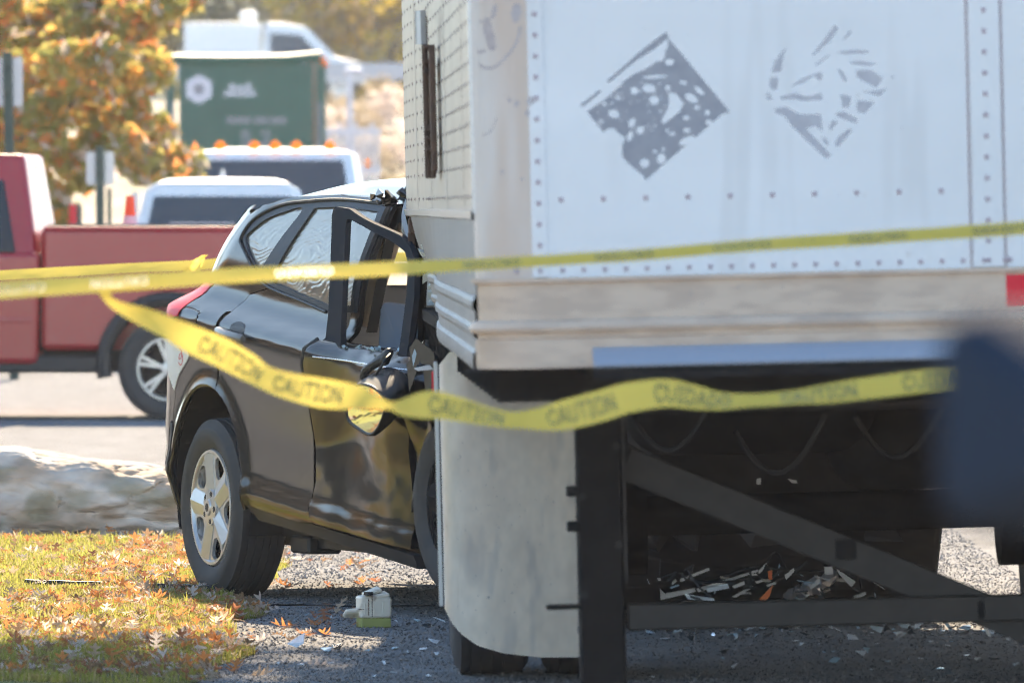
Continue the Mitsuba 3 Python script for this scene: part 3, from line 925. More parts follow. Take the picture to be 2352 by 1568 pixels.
# white mudguard in front of the wheels: a tall sheet curved round its outer edge, lower edge swept up
def mud(u0, flipu=1):
    a = []
    for t in np.linspace(0, 1, 40):
        if t < .28:
            s_ = t / .28
            an = s_ * np.pi / 2
            a.append((.075 - .075 * math.cos(an * 1.0) if False else .09 * (1 - math.cos(an)), .14 * (1 - math.sin(an)) ** 1.2))
        else:
            s_ = (t - .28) / .72
            a.append((.09 + s_ * .42, .018 * s_ ** 2))
    a = np.array(a)
    nz = 34
    z0 = np.interp(a[:, 0], [0, .02, .05, .10, .18, .30, .52], [.235, .19, .155, .118, .092, .075, .070])
    z1 = np.interp(a[:, 0], [0, .03, .08, .52], [1.02, 1.06, 1.09, 1.09])
    g = np.linspace(0, 1, nz)
    V, F = [], []
    for i in range(len(a)):
        for gz in g:
            z = z0[i] + (z1[i] - z0[i]) * gz
            dent = .026 * (meshkit.noise(np.array([a[i, 0] * 5, z * 2.2, 3.3])) - .5) + .006 * (meshkit.noise(np.array([a[i, 0] * 16, z * 6, 7.3])) - .5)
            V.append((a[i, 0], a[i, 1] + dent, z))
    n = len(a)
    for i in range(n - 1):
        for j in range(nz - 1):
            F += [[i * nz + j, (i + 1) * nz + j, (i + 1) * nz + j + 1], [i * nz + j, (i + 1) * nz + j + 1, i * nz + j + 1]]
    V = np.array(V)
    m = trimesh.Trimesh(V, np.array(F), process=False)
    P, Fm = m.vertices, m.faces
    n_ = len(P)
    e = np.sort(m.edges, axis=1)
    u_, c_ = np.unique(e, axis=0, return_counts=True)
    bd = {tuple(x) for x in u_[c_ == 1]}
    de = [x for x in m.edges if tuple(sorted(x)) in bd]
    Wf = np.array([[[p, p + n_, q_ + n_], [p, q_ + n_, q_]] for p, q_ in de]).reshape(-1, 3)
    m = trimesh.Trimesh(np.vstack([P, P + [.004, .012, 0]]), np.vstack([Fm, Fm[:, ::-1] + n_, Wf[:, ::-1]]), process=False)
    if flipu < 0:
        m.vertices = m.vertices * [-1, 1, 1]
        m.faces = m.faces[:, ::-1]
    m.vertices = m.vertices + [u0, 5.16, 0]
    return m


MG = MT.copy()
part(trailer, 'mudguard', mud(.005), 'mat_guard_white', MG, smooth=50, label='tall dented white mudguard in front of the near wheels')
part(trailer, 'mudguard', mud(W - .005, -1), 'mat_guard_white', MG, smooth=50)
part(trailer, 'mudguard_edge', bx(-.012, .002, 5.30, 5.33, .24, 1.03, .003), 'mat_aluminium_bright', MG)
part(trailer, 'side_marker', bx(-.018, -.004, 5.34, 5.36, .93, 1.0, .003), 'mat_tail_red', MG)
part(trailer, 'reflective_tape', bx(US + 1.25, US + 1.55, .0035, .0045, 1.236, 1.318), 'mat_tail_red', MT, smooth=False, label='red strip of reflective tape')
part(trailer, 'reflective_tape', bx(US + 1.551, US + 1.8, .0035, .0045, 1.236, 1.318), 'mat_tail_white', MT, smooth=False)
fl = []
for i in range(16):
    w_ = 1.14 + .035 * (i % 8) + rr.uniform(-.01, .01)
    c_ = np.array([lower_u(9.0, w_) + .01 + rr.uniform(-.02, .02), 8.9 + rr.uniform(0, .35), w_])
    fl.append(hull(c_ + rng.normal(0, .016, (9, 3))))
for x in fl:
    part(trailer, 'torn_insulation', x, 'mat_foam', MT, smooth=False)

# ---------------------------------------------------------------- the crashed car
HD, LF = np.array([.375, -.927, 0]) / math.hypot(.375, .927), np.array([.927, .375, 0]) / math.hypot(.375, .927)
MC = frame(HD, LF, [0, 0, 1], [-.382, 35.73, 0])     # car frame: x forward from the rear axle, y left, z up
car = thing('crashed_car', 'black crossover car with its bent front door, jammed under the trailer', 'car')
PROF = PchipInterpolator([-.95, -.85, -.76, -.68, -.64, -.60, -.56, -.40, -.20, -.03, 0, .02, .05, .08, .105, .14, .19, .22, .50, .56, .62],
                         [.78, .82, .855, .878, .892, .889, .880, .880, .888, .896, .893, .880, .845, .815, .803, .796, .791, .788, .685, .655, .56])


def zsh(x):
    return 1.105 - .085 * (np.asarray(x) + .2)


def S(x, z):
    """Half width of the body."""
    x, z = np.asarray(x, float), np.asarray(z, float)
    s = PROF(np.clip(z - zsh(x), -.95, .62))
    xt = np.interp(z, [.3, .65, .85, 1.0, 1.14, 1.2, 1.27, 1.35, 1.445, 1.53, 1.6], [-.58, -.65, -.62, -.58, -.58, -.44, -.35, -.28, -.20, -.12, 0.0])
    s = s - .67 * np.maximum(0, xt + .30 - x) ** 2
    rr_ = np.hypot(x - .02, z - .40)
    s = s + .016 * np.exp(-((rr_ - .425) / .035) ** 2) * (z < .95)
    return s


def side_panel(poly, step=.022, th=.012, disp=None, off=0.0):
    V2, F = gridtri(poly, step)

    def f(x, z):
        y = S(x, z) + off
        if disp is not None:
            y = y + disp(x, z)
        return np.c_[x, -y, z]
    return sheet_shell(V2, F, f, [0, th, 0])


ARCH = Polygon([(.02 + .41 * math.cos(t), .42 + .415 * math.sin(t)) for t in np.linspace(0, 2 * np.pi, 60)[:-1]] ).union(sbox(-.385, 0, .43, .42)).union(Polygon([(.3, .1), (.46, .1), (.46, .40), (.43, .45), (.3, .45)]))
TRIM = Polygon(smoothpoly([(.062, 1.405), (.100, 1.467), (.238, 1.518), (.396, 1.541), (.571, 1.549), (.895, 1.556), (1.288, 1.541)], 6, False).tolist() + [(1.36, 1.53), (1.372, 1.126), (1.087, 1.130), (.76, 1.178), (.443, 1.222), (.283, 1.283), (.115, 1.372)])
cut = [(.48, 1.216), (.264, 1.187), (.195, 1.141), (.177, 1.085), (.176, 1.038), (.164, .926), (.151, .828), (.14, .70)]
REARX = Polygon([(-1.1, .2), (-1.1, 1.2), (-.62, 1.215), (-.42, 1.36), (-.30, 1.47), (-.17, 1.56), (-.08, 1.66), (3, 1.7), (3, .2)])
SEAM = [(-.9, 1.12), (-.30, 1.096), (-.26, 1.06), (-.17, .985), (-.155, .955), (-.18, .930), (-.302, .863), (-.358, .809), (-.40, .70), (-.41, .5), (-.41, .2), (-1.2, .2), (-1.2, 1.12)]
bump_poly = Polygon(SEAM).intersection(REARX).difference(ARCH)
ROOFZ = 1.598
# tail lamp
lamp = Polygon([(-.15, 1.225), (-.175, 1.217), (-.255, 1.162), (-.295, 1.098), (-.44, 1.09), (-.70, 1.09), (-.72, 1.215), (-.45, 1.235)]).intersection(REARX)
rear_region = Polygon([(-1.1, 1.7), (-1.1, .2), (1.6, .2), (1.6, ROOFZ - .062), (1.3, ROOFZ - .034), (.87, ROOFZ - .020), (.4, ROOFZ - .030), (.15, ROOFZ - .062), (.02, ROOFZ - .10)] + [(-.06, 1.47), (-1.1, 1.47)][:0]).intersection(REARX)
doorR = Polygon(cut[:-1] + [(.14, .70), (.14, .30), (1.178, .325), (1.146, .38), (1.18, .469), (1.18, .80), (1.19, .95), (1.25, 1.10), (1.25, 1.5), (.5, 1.5)])
rear_door = doorR.difference(TRIM).difference(ARCH.buffer(.0)).difference(Polygon([(.1, .1), (.1, .36), (.47, .372), (1.3, .30), (1.3, .1)]))
FUEL = Polygon(smoothpoly([(-.262, 1.075), (-.270, 1.115), (-.235, 1.131), (-.115, 1.118), (-.082, 1.098), (-.09, 1.06), (-.13, 1.045), (-.24, 1.05)], 5))
quarter = rear_region.difference(bump_poly.buffer(.004)).difference(lamp.buffer(.003)).difference(ARCH).difference(TRIM).difference(doorR.buffer(.003)).difference(sbox(.14, 0, 3, 1.12)).difference(sbox(1.34, 0, 3, 3)).difference(FUEL.buffer(.003))
quarter = max(getattr(quarter, 'geoms', [quarter]), key=lambda g: g.area)
for sgn in (1, -1):
    fx = (lambda m: m) if sgn > 0 else mirror_y
    part(car, 'quarter_panel', fx(side_panel(quarter)), 'mat_car_black', MC, smooth=50)
    part(car, 'rear_bumper_corner', fx(side_panel(bump_poly)), 'mat_car_black', MC, smooth=50)
    part(car, 'rear_door', fx(side_panel(rear_door)), 'mat_car_black', MC, smooth=50)
    part(car, 'tail_light', fx(side_panel(lamp, .022, .03, None, .004)), 'mat_tail_red', MC, smooth=50, label='red tail light' if sgn > 0 else None)
    # lower sill, dark
    sill = Polygon([(.44, .372), (1.178, .318), (2.2, .24), (2.2, .19), (1.178, .27), (.5, .315)])
    part(car, 'sill', fx(side_panel(sill, .03, .05, None, -.015)), 'mat_black_plastic', MC, smooth=50)
    # window surround, glass
    qg = Polygon(smoothpoly([(.108, 1.394), (.120, 1.432), (.231, 1.481), (.396, 1.512), (.552, 1.525), (.497, 1.447), (.412, 1.354), (.345, 1.292), (.260, 1.309)], 3))
    rg = Polygon([(.672, 1.525), (.9, 1.530), (1.305, 1.512), (1.335, 1.155), (1.087, 1.155), (.80, 1.192), (.620, 1.220), (.501, 1.234), (.510, 1.294)])
    part(car, 'window_surround', fx(side_panel(TRIM.buffer(-.002).difference(qg).difference(rg), .02, .03, None, -.004)), 'mat_trim_grey', MC, smooth=50)
    part(car, 'quarter_window', fx(side_panel(qg, .03, .004, None, -.014)), 'mat_film_window' if sgn > 0 else 'mat_clear_glass', MC, smooth=True, label='tinted quarter window with wrinkled film' if sgn > 0 else None)
    if sgn > 0:
        part(car, 'rear_door_window', side_panel(rg, .03, .004, None, -.014), 'mat_film_window', MC, smooth=True, label='tinted rear door window with wrinkled film')
    ln = [(1.10, 1.128), (.76, 1.176), (.443, 1.221), (.283, 1.283), (.115, 1.370), (.064, 1.405), (.102, 1.468), (.238, 1.519), (.396, 1.543), (.571, 1.551), (.895, 1.558), (1.288, 1.543)]
    ln = smoothpoly(ln, 5, False)
    part(car, 'window_seal', fx(tube(np.c_[ln[:, 0], -S(ln[:, 0], ln[:, 1]) - .001, ln[:, 1]], .007, 6)), 'mat_black_plastic', MC)
    al = np.array([(.02 + .413 * math.cos(t), .42 + .418 * math.sin(t)) for t in np.linspace(-.15, np.pi + .22, 40)])
    part(car, 'wheel_arch_lip', fx(tube(np.c_[al[:, 0], -S(al[:, 0], al[:, 1]) + .012, al[:, 1]], .012, 6)), 'mat_car_black', MC)
    # wheel well
    wa = np.linspace(-.4, np.pi + .4, 40)
    wv = np.vstack([np.c_[.02 + .43 * np.cos(wa), 0 * wa - .86, .42 + .43 * np.sin(wa)], np.c_[.02 + .43 * np.cos(wa), 0 * wa - .55, .42 + .43 * np.sin(wa)]])
    wf = np.array([[i, i + 1, i + 41] for i in range(39)] + [[i, i + 41, i + 40] for i in range(39)])
    part(car, 'wheel_well', fx([trimesh.Trimesh(wv, wf, process=False), bx(-.46, .50, -.56, -.54, .2, .92)]), 'mat_black_plastic', MC, smooth=False)
part(car, 'fuel_door', side_panel(FUEL), 'mat_car_black', MC, smooth=50)

# door handle and its cup
hx = np.linspace(.225, .515, 12)
hz = 1.050 - .105 * (hx - .225)
hp = np.c_[hx, -S(hx, hz) - .018 - .014 * np.sin(np.linspace(0, np.pi, 12)) - .006, hz]
hr = np.interp(hx, [.225, .24, .5, .515], [.013, .017, .016, .012])
part(car, 'door_handle', xf(tube(hp, hr, 10), np.eye(4)), 'mat_handle_grey', MC, label='black pull handle of the rear door, its grey reflection painted in')
cup = Polygon(smoothpoly([(.303, 1.070), (.366, 1.083), (.440, 1.067), (.456, 1.035), (.443, .999), (.385, .992), (.320, 1.015)], 4))
part(car, 'handle_cup', side_panel(cup, .02, .004, None, .0015), 'mat_black_plastic', MC, smooth=50)

# roof: two skins from rail to rail, with the ditch line; torn front edge
xs = np.linspace(-.16, 1.50, 64)
th = np.linspace(-1, 1, 41)
roofV = []
for x in xs:
    zr = np.interp(x, [-.16, -.06, .05, .15, .4, .87, 1.25, 1.5], [1.425, 1.49, 1.535, 1.560, 1.583, 1.594, 1.588, 1.575])
    wr = float(S(x, zr - .035)) - .004
    for t in th:
        zz = zr - .045 + (.095 + .01 * np.interp(x, [0, .5], [0, 1])) * (1 - abs(t) ** 3.4)
        if .80 < abs(t) < .86:
            zz -= .006
        crum = np.clip((x - 1.22) / .25, 0, 1) ** 1.5
        zz += crum * (.05 * (meshkit.noise(np.array([x * 9, t * 5, 1.1])) - .4) + .10 * np.clip(-t, 0, 1) ** 3 * 0)
        roofV.append((x, wr * t, zz))
n1, n2 = len(xs), len(th)
roofF = []
for i in range(n1 - 1):
    for j in range(n2 - 1):
        roofF += [[i * n2 + j, (i + 1) * n2 + j, (i + 1) * n2 + j + 1], [i * n2 + j, (i + 1) * n2 + j + 1, i * n2 + j + 1]]
roofV = np.array(roofV)
part(car, 'roof', trimesh.Trimesh(np.vstack([roofV, roofV - [0, 0, .012]]), np.vstack([roofF, np.array(roofF)[:, ::-1] + len(roofV)]), process=False), 'mat_car_black', MC, smooth=40)
part(car, 'headliner', trimesh.Trimesh(roofV * [1, .93, 1] - [0, 0, .04], np.array(roofF)[:, ::-1], process=False), 'mat_interior_beige', MC, smooth=40)
# tail gate closing the rear
zs = np.linspace(.25, 1.52, 40)
tv = []
for z in zs:
    xr = np.interp(z, [.25, .3, .65, .9, 1.05, 1.1, 1.2, 1.27, 1.35, 1.445, 1.52], [-.80, -.84, -.90, -.88, -.82, -.82, -.68, -.59, -.50, -.40, -.16])
    sw = float(S(xr + .02, z))
    for t in np.linspace(-1, 1, 25):
        tv.append((xr - .07 * (1 - t * t), sw * t, z))
tf = []
for i in range(39):
    for j in range(24):
        tf += [[i * 25 + j, (i + 1) * 25 + j + 1, i * 25 + j + 1], [i * 25 + j, (i + 1) * 25 + j, (i + 1) * 25 + j + 1]]
tv, tf = np.array(tv), np.array(tf)
gl = (tv[tf].mean(1)[:, 2] > 1.16) & (tv[tf].mean(1)[:, 2] < 1.45) & (np.abs(tv[tf].mean(1)[:, 1]) < .56)
part(car, 'tailgate', trimesh.Trimesh(tv, tf[~gl], process=False), 'mat_car_black', MC, smooth=40)
part(car, 'rear_window', trimesh.Trimesh(tv, tf[gl], process=False), 'mat_clear_glass', MC, smooth=40)

# pale patch on the bumper corner with a red scribble
patch_poly = Polygon(smoothpoly([(-.50, 1.040), (-.30, 1.012), (-.262, 1.000), (-.205, .965), (-.178, .950), (-.205, .922), (-.320, .848), (-.365, .802), (-.44, .848), (-.52, .90)], 4)).intersection(bump_poly.buffer(-.006))
part(car, 'paper_sheet', side_panel(patch_poly, .03, .002, None, .003), 'mat_paper_white', MC, smooth=True, label='white patch on the rear bumper corner')
sx = smoothpoly([(-.275, .972), (-.252, .955), (-.262, .935), (-.288, .93), (-.270, .95), (-.245, .94), (-.255, .915), (-.280, .905), (-.295, .915)], 5, False)
part(car, 'red_scribble', tube(np.c_[sx[:, 0], -S(sx[:, 0], sx[:, 1]) - .0035, sx[:, 1]], .0022, 5), 'mat_red_ink', MC, label='red scribble on the white patch')
part(car, 'mud_flap', side_panel(Polygon(smoothpoly([(-.395, .66), (-.385, .36), (-.40, .29), (-.44, .28), (-.49, .33), (-.50, .45), (-.46, .60)], 4)), .03, .02, None, .006), 'mat_black_plastic', MC, smooth=50)
part(car, 'rear_valance', bx(-.84, -.5, -.7, .7, .28, .42, .03), 'mat_black_plastic', MC)


# --- front door, buckled: outward at its rear edge, dented skin
def dent(x, z):
    o = .048 * np.exp(-((x - 1.19) / .22) ** 2) * np.clip((z - .62) / .4, 0, 1)
    o += .022 * (meshkit.fbm(np.stack([x * 2.6, z * 2.6, x * 0 + .4], -1), 2) - .5) * np.clip((x - 1.2) / .2, 0, 1)
    o -= .030 * np.exp(-(((x - 1.55) / .20) ** 2 + ((z - .66) / .16) ** 2))
    o -= .05 * np.clip((x - 1.95) / .25, 0, 1) ** 1.5
    return o


fd = Polygon([(1.188, .800), (1.188, .469), (1.152, .385), (1.172, .328), (2.135, .262), (2.14, .356), (2.112, .62), (2.17, .85), (2.185, .972), (2.0, .986), (1.64, 1.006), (1.275, 1.024), (1.235, 1.00), (1.200, .93)])
part(car, 'front_door', side_panel(fd, .018, .03, dent), 'mat_car_black_dented', MC, smooth=60, label='buckled front door skin with warped reflections')
cr = np.linspace(1.30, 2.16, 14)
part(car, 'door_moulding', tube(np.c_[cr, -S(cr, .962 - .045 * (cr - 1.3)) - dent(cr, .962 - .045 * (cr - 1.3)) - .001, .962 - .045 * (cr - 1.3)], .0028, 5), 'mat_chrome', MC)
Sf = lambda z: .87 - .14 * (np.asarray(z) - 1.02)
outer = [(1.253, 1.000), (1.246, 1.115), (1.196, 1.328), (1.152, 1.500), (1.160, 1.522), (1.185, 1.530), (1.339, 1.522), (1.635, 1.469), (1.888, 1.424), (2.01, 1.385), (2.10, 1.333), (2.155, 1.203), (2.157, 1.073), (2.155, .975)]
inner = [(1.46, 1.000), (1.422, 1.117), (1.358, 1.329), (1.316, 1.470), (1.324, 1.484), (1.392, 1.479), (1.548, 1.456), (1.805, 1.404), (1.964, 1.362), (2.015, 1.32), (2.049, 1.202), (2.05, 1.072), (2.045, .975)]
ring = Polygon(outer + inner[::-1])
V2, F2 = gridtri(ring, .03)
part(car, 'door_frame', sheet_shell(V2, F2, lambda x, z: np.c_[x, -Sf(z) - .010 * np.sin(x * 9), z], [0, .022, 0]), 'mat_frame_dark', MC, smooth=40, label='bent dark window frame of the front door, its glass gone')
part(car, 'door_inner_panel', bx(1.26, 2.12, -.80, -.74, .40, 1.0, .01), 'mat_interior_dark', MC)
de_ = [(1.196, .80), (1.190, .86), (1.196, .93), (1.215, .99), (1.245, 1.03)]
part(car, 'door_edge', tube([(x - .012, -float(S(x, z) + dent(np.array([x]), np.array([z]))[0]) + .012, z) for x, z in de_], [.008, .013, .016, .014, .008], 6), 'mat_black_plastic', MC)
# B pillar, A pillar, belt trim
part(car, 'b_pillar', side_panel(Polygon([(1.312, 1.54), (1.385, 1.535), (1.392, .80), (1.30, .80)]), .03, .02, None, -.02), 'mat_car_black', MC, smooth=50)
part(car, 'belt_trim', rhull([(1.16, -.53, 1.50), (1.26, -.53, 1.50), (.86, -.60, 1.13), (.99, -.60, 1.08), (1.16, -.50, 1.50), (.99, -.57, 1.08)], .01), 'mat_interior_beige', MC, label='beige pillar trim')
part(car, 'seat_belt', bar((1.30, -.60, 1.48), (1.12, -.62, 1.05), .045, .004), 'mat_interior_dark', MC)
part(car, 'a_pillar', tube(smoothpoly([(1.50, -.60, 1.54), (1.62, -.66, 1.46), (1.85, -.72, 1.36), (2.06, -.80, 1.20), (2.12, -.83, 1.02), (2.2, -.84, .92)], 5, False), .034, 10), 'mat_car_black', MC)
part(car, 'torn_roof_edge', [hull([(1.353, -.60, 1.565), (1.47, -.58, 1.66), (1.50, -.5, 1.64), (1.435, -.60, 1.50), (1.34, -.62, 1.44), (1.26, -.62, 1.45)]),
     hull([(1.44, -.55, 1.60), (1.56, -.50, 1.70), (1.60, -.45, 1.60), (1.50, -.52, 1.50)])], 'mat_interior_dark', MC, smooth=False, label='torn dark strip of roof lining hanging at the trailer')
cr_ = []
for i in range(7):
    c0 = np.array([1.25 + .05 * i, -.66 + .02 * i, 1.57 + .012 * (i % 2)])
    cr_.append(hull(c0 + rng.normal(0, .022, (8, 3)) * [1.4, .8, .8]))
part(car, 'crumpled_roof_rail', cr_, 'mat_car_black', MC, smooth=False)


# seats, wheel, dash, floor
def seat(x, y, m='mat_seat_grey'):
    return [rhull([(x - .25, y - .2, .62), (x + .25, y - .2, .66), (x - .25, y + .2, .62), (x + .25, y + .2, .66), (x - .25, y, .50), (x + .25, y, .5)], .06),
            rhull([(x - .25, y - .2, .65), (x - .25, y + .2, .65), (x - .47, y - .17, 1.17), (x - .47, y + .17, 1.17), (x - .38, y - .2, .7), (x - .38, y + .2, .7)], .055),
            rhull([(x - .50, y - .1, 1.26), (x - .50, y + .1, 1.26), (x - .52, y - .1, 1.38), (x - .52, y + .1, 1.38)], .045)]


for n_, (x, y) in enumerate(((1.02, -.40), (1.02, .40))):
    s3 = seat(x, y)
    part(car, 'front_seat', s3[:2], 'mat_seat_grey', MC)
part(car, 'rear_seat', [rhull([(.05, -.6, .62), (.5, -.6, .66), (.05, .6, .62), (.5, .6, .66), (.1, 0, .5)], .06), rhull([(.02, -.6, .65), (.02, .6, .65), (-.16, -.55, 1.12), (-.16, .55, 1.12)], .06)], 'mat_seat_grey', MC)
part(car, 'door_trim_bolster', rhull([(1.40, -.66, 1.14), (1.48, -.70, .98), (1.60, -.66, .96), (1.62, -.60, 1.0), (1.46, -.6, 1.13)], .03), 'mat_seat_grey', MC)
part(car, 'dashboard', rhull([(1.75, -.66, .72), (2.15, -.66, .72), (1.80, -.66, .96), (2.15, -.66, 1.0), (1.75, .66, .72), (2.15, .66, .72), (1.80, .66, .96), (2.15, .66, 1.0)], .05), 'mat_interior_dark', MC)
part(car, 'airbag', rhull([(1.62, -.42, 1.02), (1.80, -.42, 1.05), (1.66, -.2, 1.1), (1.7, -.4, .92), (1.82, -.2, .95)], .10, 20), 'mat_interior_dark', MC)
part(car, 'floor_pan', bx(-.7, 2.3, -.72, .72, .25, .30), 'mat_black_plastic', MC)
part(car, 'under_tray', [bx(.55, .75, -.74, -.6, .19, .26, .01), bx(.75, 2.2, -.70, -.66, .215, .26)], 'mat_black_plastic', MC)
part(car, 'muffler', rhull([(-.55, -.35, .34), (-.55, .35, .34), (-.4, -.35, .34), (-.4, .35, .34)], .09), 'mat_steel_dark', MC)
# left front door and roof pillars on the far side
fdl = Polygon([(1.188, .80), (1.188, .33), (2.2, .25), (2.2, 1.02), (1.37, 1.126), (1.25, 1.128)])
part(car, 'front_door', mirror_y(side_panel(fdl, .04)), 'mat_car_black', MC, smooth=50)
part(car, 'b_pillar', rhull([(1.40, .665, 1.545), (1.33, .66, 1.545), (1.47, .79, 1.10), (1.34, .79, 1.10)], .02), 'mat_car_black', MC)
part(car, 'a_pillar', tube([(1.45, .62, 1.54), (1.9, .72, 1.32), (2.3, .80, 1.04)], .03, 8), 'mat_car_black', MC)

# --- mirror hanging from its broken arm
part(car, 'mirror_arm', [tube(smoothpoly([(2.08, -.93, .985), (2.06, -.955, .955), (2.00, -.98, .925), (1.98, -.985, .89)], 4, False), [.016] * 13, 8), rhull([(2.02, -.95, .95), (2.09, -.94, .96), (2.1, -.93, .99)], .018), tube(smoothpoly([(2.12, -.93, .985), (2.16, -.97, .96), (2.14, -.99, .92), (2.10, -1.0, .90)], 4, False), .006, 6)], 'mat_black_plastic', MC)
mo = smoothpoly([(2.05, .868), (2.15, .872), (2.237, .860), (2.312, .822), (2.285, .775), (2.221, .730), (2.107, .688), (1.99, .705), (1.900, .735), (1.905, .782), (1.97, .83)], 4)
mc = mo.mean(0)


def mpl(p, off):
    """Plane of the mirror glass: nearly square to the car's side, seen from behind."""
    return np.array([p[0], -1.02 - .20 * (p[1] - .78) - off, p[1]])


# local mirror frame: its face looks back and down at the verge
mw = np.array([mpl(p, 0) for p in mo])
part(car, 'mirror_glass', trimesh.Trimesh(np.vstack([[mw.mean(0)], mw]), [[0, 1 + (i + 1) % len(mw), 1 + i] for i in range(len(mw))], process=False), 'mat_mirror_glass', MC, smooth=False, label='mirror glass reflecting orange leaves')
ro = [mw + (mw - mw.mean(0)) * k + [0, dy, dz] for k, dy, dz in ((.07, -.003, 0), (.10, .012, .004), (.08, .05, .03), (-.02, .10, .065), (-.4, .125, .085), (-.98, .13, .085))]
nm = len(mw)
HF = []
for i in range(len(ro) - 1):
    for j in range(nm):
        k = (j + 1) % nm
        HF += [[i * nm + j, i * nm + k, (i + 1) * nm + k], [i * nm + j, (i + 1) * nm + k, (i + 1) * nm + j]]
part(car, 'mirror_housing', trimesh.Trimesh(np.vstack(ro), HF, process=False), 'mat_black_plastic', MC, smooth=60, label='black mirror housing hanging by its cable')
ri = mw + (mw - mw.mean(0)) * .0 + [0, -.001, 0]
part(car, 'mirror_rim', tube(np.vstack([ri, ri[:1]]), .006, 6, False), 'mat_black_plastic', MC)

# --- crushed front end
fen = Polygon([(2.20, .98), (2.15, .85), (2.13, .64), (2.16, .40), (2.24, .50), (2.36, .74), (2.52, .84), (2.70, .84), (2.72, .96), (2.40, .99), (2.25, 1.03)])
part(car, 'front_fender', side_panel(fen, .02, .01, lambda x, z: .10 * (meshkit.fbm(np.stack([x * 7, z * 5, x * 0 + 2.2], -1), 2) - .55) - .02 - .12 * np.clip((x - 2.45) / .3, 0, 1)), 'mat_car_black_dented', MC, smooth=40, label='crumpled front fender')
hd = np.stack(np.meshgrid(np.linspace(2.2, 3.05, 26), np.linspace(-.78, .78, 40), indexing='ij'), -1).reshape(-1, 2)
hz_ = 1.0 - .10 * np.clip((hd[:, 0] - 2.2) / .8, 0, 1) + .22 * (meshkit.fbm(np.c_[hd * [5, 2.4], hd[:, :1] * 0 + .6], 3) - .5)
HFc = [[i * 40 + j, (i + 1) * 40 + j, (i + 1) * 40 + j + 1] for i in range(25) for j in range(39)] + [[i * 40 + j, (i + 1) * 40 + j + 1, i * 40 + j + 1] for i in range(25) for j in range(39)]
part(car, 'hood', trimesh.Trimesh(np.vstack([np.c_[hd, hz_], np.c_[hd, hz_ - .01]]), np.vstack([HFc, np.array(HFc)[:, ::-1] + len(hd)]), process=False), 'mat_car_black', MC, smooth=30, label='crumpled hood under the trailer')
part(car, 'engine_block', [rhull([(2.4, -.5, .35), (2.9, -.45, .35), (2.4, .5, .35), (2.9, .5, .35), (2.45, -.45, .82), (2.85, .45, .82)], .05), bx(2.95, 3.0, -.6, .6, .30, .78, .01)], 'mat_steel_dark', MC)
part(car, 'front_fender', hull([(2.2, .86, .95), (2.9, .78, .86), (2.95, .75, .5), (2.9, .80, .4), (3.0, .66, .7), (2.3, .84, .45), (2.3, .80, .9)]), 'mat_steel_dark', MC, smooth=False)
part(car, 'front_crossmember', [rhull([(2.2, -.62, .16), (2.95, -.62, .14), (2.2, .70, .16), (2.95, .78, .12), (2.95, -.6, .5), (2.95, .8, .62), (2.3, .7, .5)], .04), rhull([(2.98, -.70, .12), (3.02, .82, .10), (2.98, -.7, .30), (3.02, .85, .34), (3.06, 0, .2)], .05), rhull([(2.4, .3, .6), (2.9, .3, .6), (2.4, .82, .6), (2.9, .82, .6), (2.4, .3, .9), (2.9, .3, .88), (2.4, .8, .9), (2.9, .8, .86)], .04)], 'mat_steel_dark', MC, smooth=30)
part(car, 'front_bumper', [hull(np.array([3.0 + .05 * math.sin(i * 2.3), -.72 + .15 * i, .36 + .03 * math.cos(i * 3.1)]) + rng.normal(0, .05, (9, 3)) * [.8, 1.6, 1.2]) for i in range(10)], 'mat_black_plastic', MC, smooth=False)


